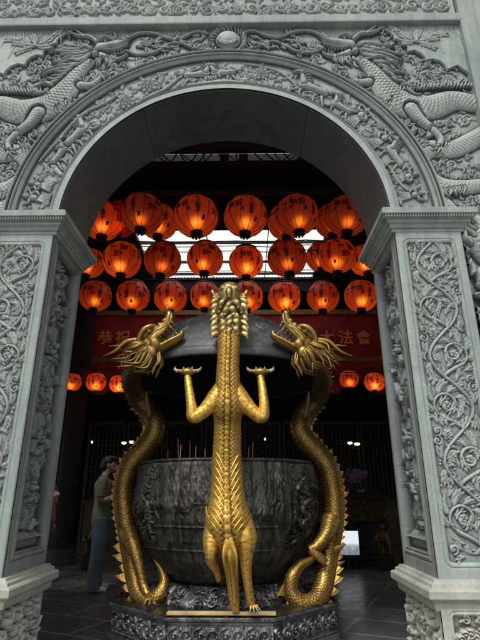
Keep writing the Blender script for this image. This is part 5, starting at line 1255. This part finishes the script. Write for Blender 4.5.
def person(root, rz, shirt, jeans, shoe, phone=True, hgt=1.70):
    k = hgt/1.70
    mt = Matrix.Rotation(rz, 4, 'Z') @ Matrix.Scale(k, 4)
    # local: +x forward, y lateral (left +), z up
    bd = MB()
    bd.tube([(0, 0, .94), (.0, 0, 1.05), (.005, 0, 1.20), (.0, 0, 1.34), (-.005, 0, 1.42)], [.11, .115, .13, .14, .075], 18, 5, flat=.68, up=(1, 0, 0))
    bd.tube([(-.01, 0, 1.40), (.015, 0, 1.47), (.045, 0, 1.53)], [.060, .052, .052], 12, 4)
    bd.ell((.060, 0, 1.60), (.088, .072, .105), 20, 14); bd.ell((.095, 0, 1.545), (.055, .048, .050)); bd.tube([(.13, 0, 1.60), (.158, 0, 1.575), (.150, 0, 1.562)], [.012, .018, .012], 8, 4)
    bd.tube([(.135, -.022, 1.535), (.146, 0, 1.533), (.135, .022, 1.535)], .010, 8, 3)
    for s in (-1, 1):
        bd.ell((.045, s*.074, 1.59), (.020, .010, .030)); bd.ell((.125, s*.028, 1.605), (.014, .014, .010))
        bd.tube([(-.005, s*.165, 1.38), (-.015, s*.205, 1.25), (-.02, s*.215, 1.12)], [.055, .046, .038], 12, 4)
        if phone or s < 0: bd.tube([(-.02, s*.215, 1.13), (.08, s*.19, 1.13), (.20, s*.12, 1.20), (.26, s*.07, 1.255)], [.042, .038, .030, .024], 12, 5)
        else: bd.tube([(-.02, s*.215, 1.13), (.0, s*.225, 1.0), (.03, s*.225, .88)], [.042, .036, .024], 12, 5)
        bd.tube([(0, s*.075, .84), (.005, s*.09, .70), (.0, s*.105, .50), (-.01, s*.11, .28), (-.02, s*.115, .09)], [.080, .078, .058, .052, .038], 14, 5); bd.tube([(-.03, s*.115, .06), (.10, s*.125, .035)], [.04, .03], 10)
        h = V(.285, s*.055, 1.275) if (phone or s < 0) else V(.04, s*.225, .81)
        bd.ell(h, (.042, .018, .038) if (phone or s < 0) else (.02, .034, .045))
        for q in range(4):
            if phone or s < 0: a = h+V(.012+.012*q-.02, 0, .03-.014*q); bd.tube([a, a+V(.028, -s*.016, .016), a+V(.034, -s*.040, .014-.002*q)], [.0105, .0098, .008], 7, 3)
            else: a = h+V(-.022+.015*q, 0, -.03); bd.tube([a, a+V(.003, -s*.004, -.035-.006*(q in (1, 2))), a+V(.010, -s*.012, -.062-.008*(q in (1, 2)))], [.0105, .0098, .008], 7, 3)
        if phone or s < 0: bd.tube([h+V(-.02, 0, .01), h+V(-.022, -s*.012, .045), h+V(-.008, -s*.03, .06)], [.013, .012, .009], 7, 3)
        else: bd.tube([h+V(.02, 0, .02), h+V(.042, -s*.006, -.012), h+V(.040, -s*.012, -.04)], [.013, .012, .009], 7, 3)
    bd.build('body', M['skin'], root, remesh=.0085, sm=2, mtx=mt)
    hr = MB(); hr.ell((.035, 0, 1.635), (.098, .085, .092), 20, 14); hr.ell((-.01, 0, 1.585), (.065, .078, .085))
    for q in range(14): a = R(-70+q*10); hr.tube([(.06+.05*math.cos(a), .07*math.sin(a), 1.70), (.10+.055*math.cos(a), .078*math.sin(a), 1.675), (.095+.055*math.cos(a), .080*math.sin(a), 1.635)], [.02, .016, .005], 7, 3)
    hr.build('hair', M['hair'], root, remesh=.007, sm=1, mtx=mt)
    sh = MB(); sh.tube([(0, 0, .82), (.0, 0, .95), (.0, 0, 1.08), (.005, 0, 1.22), (.0, 0, 1.34), (-.005, 0, 1.43)], [.172, .165, .155, .168, .170, .070], 22, 6, flat=.74, up=(1, 0, 0))
    for s in (-1, 1): sh.tube([(-.005, s*.10, 1.385), (-.005, s*.165, 1.37), (-.015, s*.205, 1.27), (-.018, s*.218, 1.16)], [.06, .070, .066, .066], 14, 5)
    sh.build('shirt', shirt, root, remesh=.010, sm=3, mtx=mt)
    tr_ = MB(); tr_.tube([(0, 0, .97), (0, 0, .90), (.0, 0, .82)], [.150, .160, .15], 20, 4, flat=.78, up=(1, 0, 0))
    for s in (-1, 1): tr_.tube([(0, s*.082, .90), (.008, s*.088, .70), (.004, s*.098, .48), (-.008, s*.108, .25), (-.01, s*.114, .07), (-.005, s*.114, .03)], [.108, .100, .088, .088, .100, .104], 18, 6)
    tr_.build('trousers', jeans, root, remesh=.010, sm=2, mtx=mt)
    for s in (-1, 1):
        so_ = MB(); so_.tube([(-.07, s*.115, .045), (.0, s*.118, .05), (.09, s*.124, .042), (.165, s*.128, .032)], [.040, .048, .042, .026], 12, 5, flat=.85); so_.build('shoe', shoe, root, remesh=.008, sm=1, mtx=mt)
    return mt
pp = P(94.5, 588, 7.2); pp.z = 0
pr = empty('person', (0, 0, 0), label='person in an olive T-shirt and blue jeans looking down at a phone on the left', cat='person')
pr.rotation_mode = 'XYZ'
mt = person(pr, R(10), M['olive'], M['denim'], M['white'], True, 1.72)
pr.location = pp; pp.z = .004
for ch in pr.children: ch.matrix_parent_inverse = Matrix()
pr.location = pp
mb = MB(); mb.box((-.006, -.038, -.075), (.006, .038, .075), Matrix.Rotation(R(-35), 3, 'Y'), (0, 0, 0)); ph_ = mb.build('phone', M['black'], None, smooth=False, label='dark mobile phone held by the person on the left', cat='phone')
ph_.location = pp + (mt @ V(.315, 0, 1.315)); ph_.rotation_euler = (0, 0, R(10))
mb = MB(); q = [mt @ V(*v) for v in ((-.14, .14, 1.02), (-.135, .05, 1.25), (-.06, -.06, 1.43), (.06, -.07, 1.40), (.135, -.02, 1.25), (.15, .08, 1.08), (.08, .19, .98))]; mb.tube([pp+v for v in q], .014, 8, 8, flat=.4)
bg_ = empty('shoulder_bag', tuple(pp+(mt @ V(-.02, .21, .9))), label='black shoulder bag worn across the back of the person with the phone', cat='bag'); mb.build('strap', M['black'], bg_)
mb = MB(); c = pp+(mt @ V(-.02, .235, .92)); mb.bevbox((c.x-.12, c.y-.035, c.z-.10), (c.x+.12, c.y+.045, c.z+.09), .02); mb.build('pouch', M['black'], bg_)
# second visitor, mostly behind the left pier
p2 = P(34, 578, 7.7); p2.z = .004
pr2 = empty('person', (0, 0, 0), label='person in a pale grey top and dark jeans half hidden behind the left pier', cat='person')
person(pr2, R(-25), M['grey_cotton'], M['denim_dark'], M['white'], False, 1.60)
for ch in pr2.children: ch.matrix_parent_inverse = Matrix()
pr2.location = p2
# ================================================================== LIGHT
w = bpy.data.worlds.new('World'); sc.world = w; w.use_nodes = True; nt = w.node_tree; nt.nodes.clear()
out = nt.nodes.new('ShaderNodeOutputWorld'); bg = nt.nodes.new('ShaderNodeBackground'); sky = nt.nodes.new('ShaderNodeTexSky')
sky.sky_type = 'NISHITA'; sky.sun_disc = False; sky.sun_elevation = R(55); sky.sun_rotation = R(200); sky.air_density = 1.6; sky.dust_density = 4.0; sky.ozone_density = 1.0
hs = nt.nodes.new('ShaderNodeHueSaturation'); hs.inputs['Saturation'].default_value = .28   # overcast: the cloud layer takes the blue out
nt.links.new(sky.outputs[0], hs.inputs['Color']); nt.links.new(hs.outputs[0], bg.inputs[0]); bg.inputs[1].default_value = .15; nt.links.new(bg.outputs[0], out.inputs[0])
sd = bpy.data.lights.new('sun', 'SUN'); sd.energy = 1.6; sd.angle = R(10); sd.color = (1, .975, .94)
so = bpy.data.objects.new('sun', sd); COL.objects.link(so)
az = R(-160)   # sun behind the camera, to its left; elevation 55
d = V(math.sin(R(200))*math.cos(R(55)), math.cos(R(200))*math.cos(R(55)), math.sin(R(55)))
so.rotation_euler = d.to_track_quat('Z', 'Y').to_euler()
sc.view_settings.view_transform = 'Standard'; sc.view_settings.look = 'None'; sc.view_settings.exposure = 0
sc.cycles.max_bounces = 8; sc.cycles.sample_clamp_indirect = 4; sc.cycles.use_denoising = True
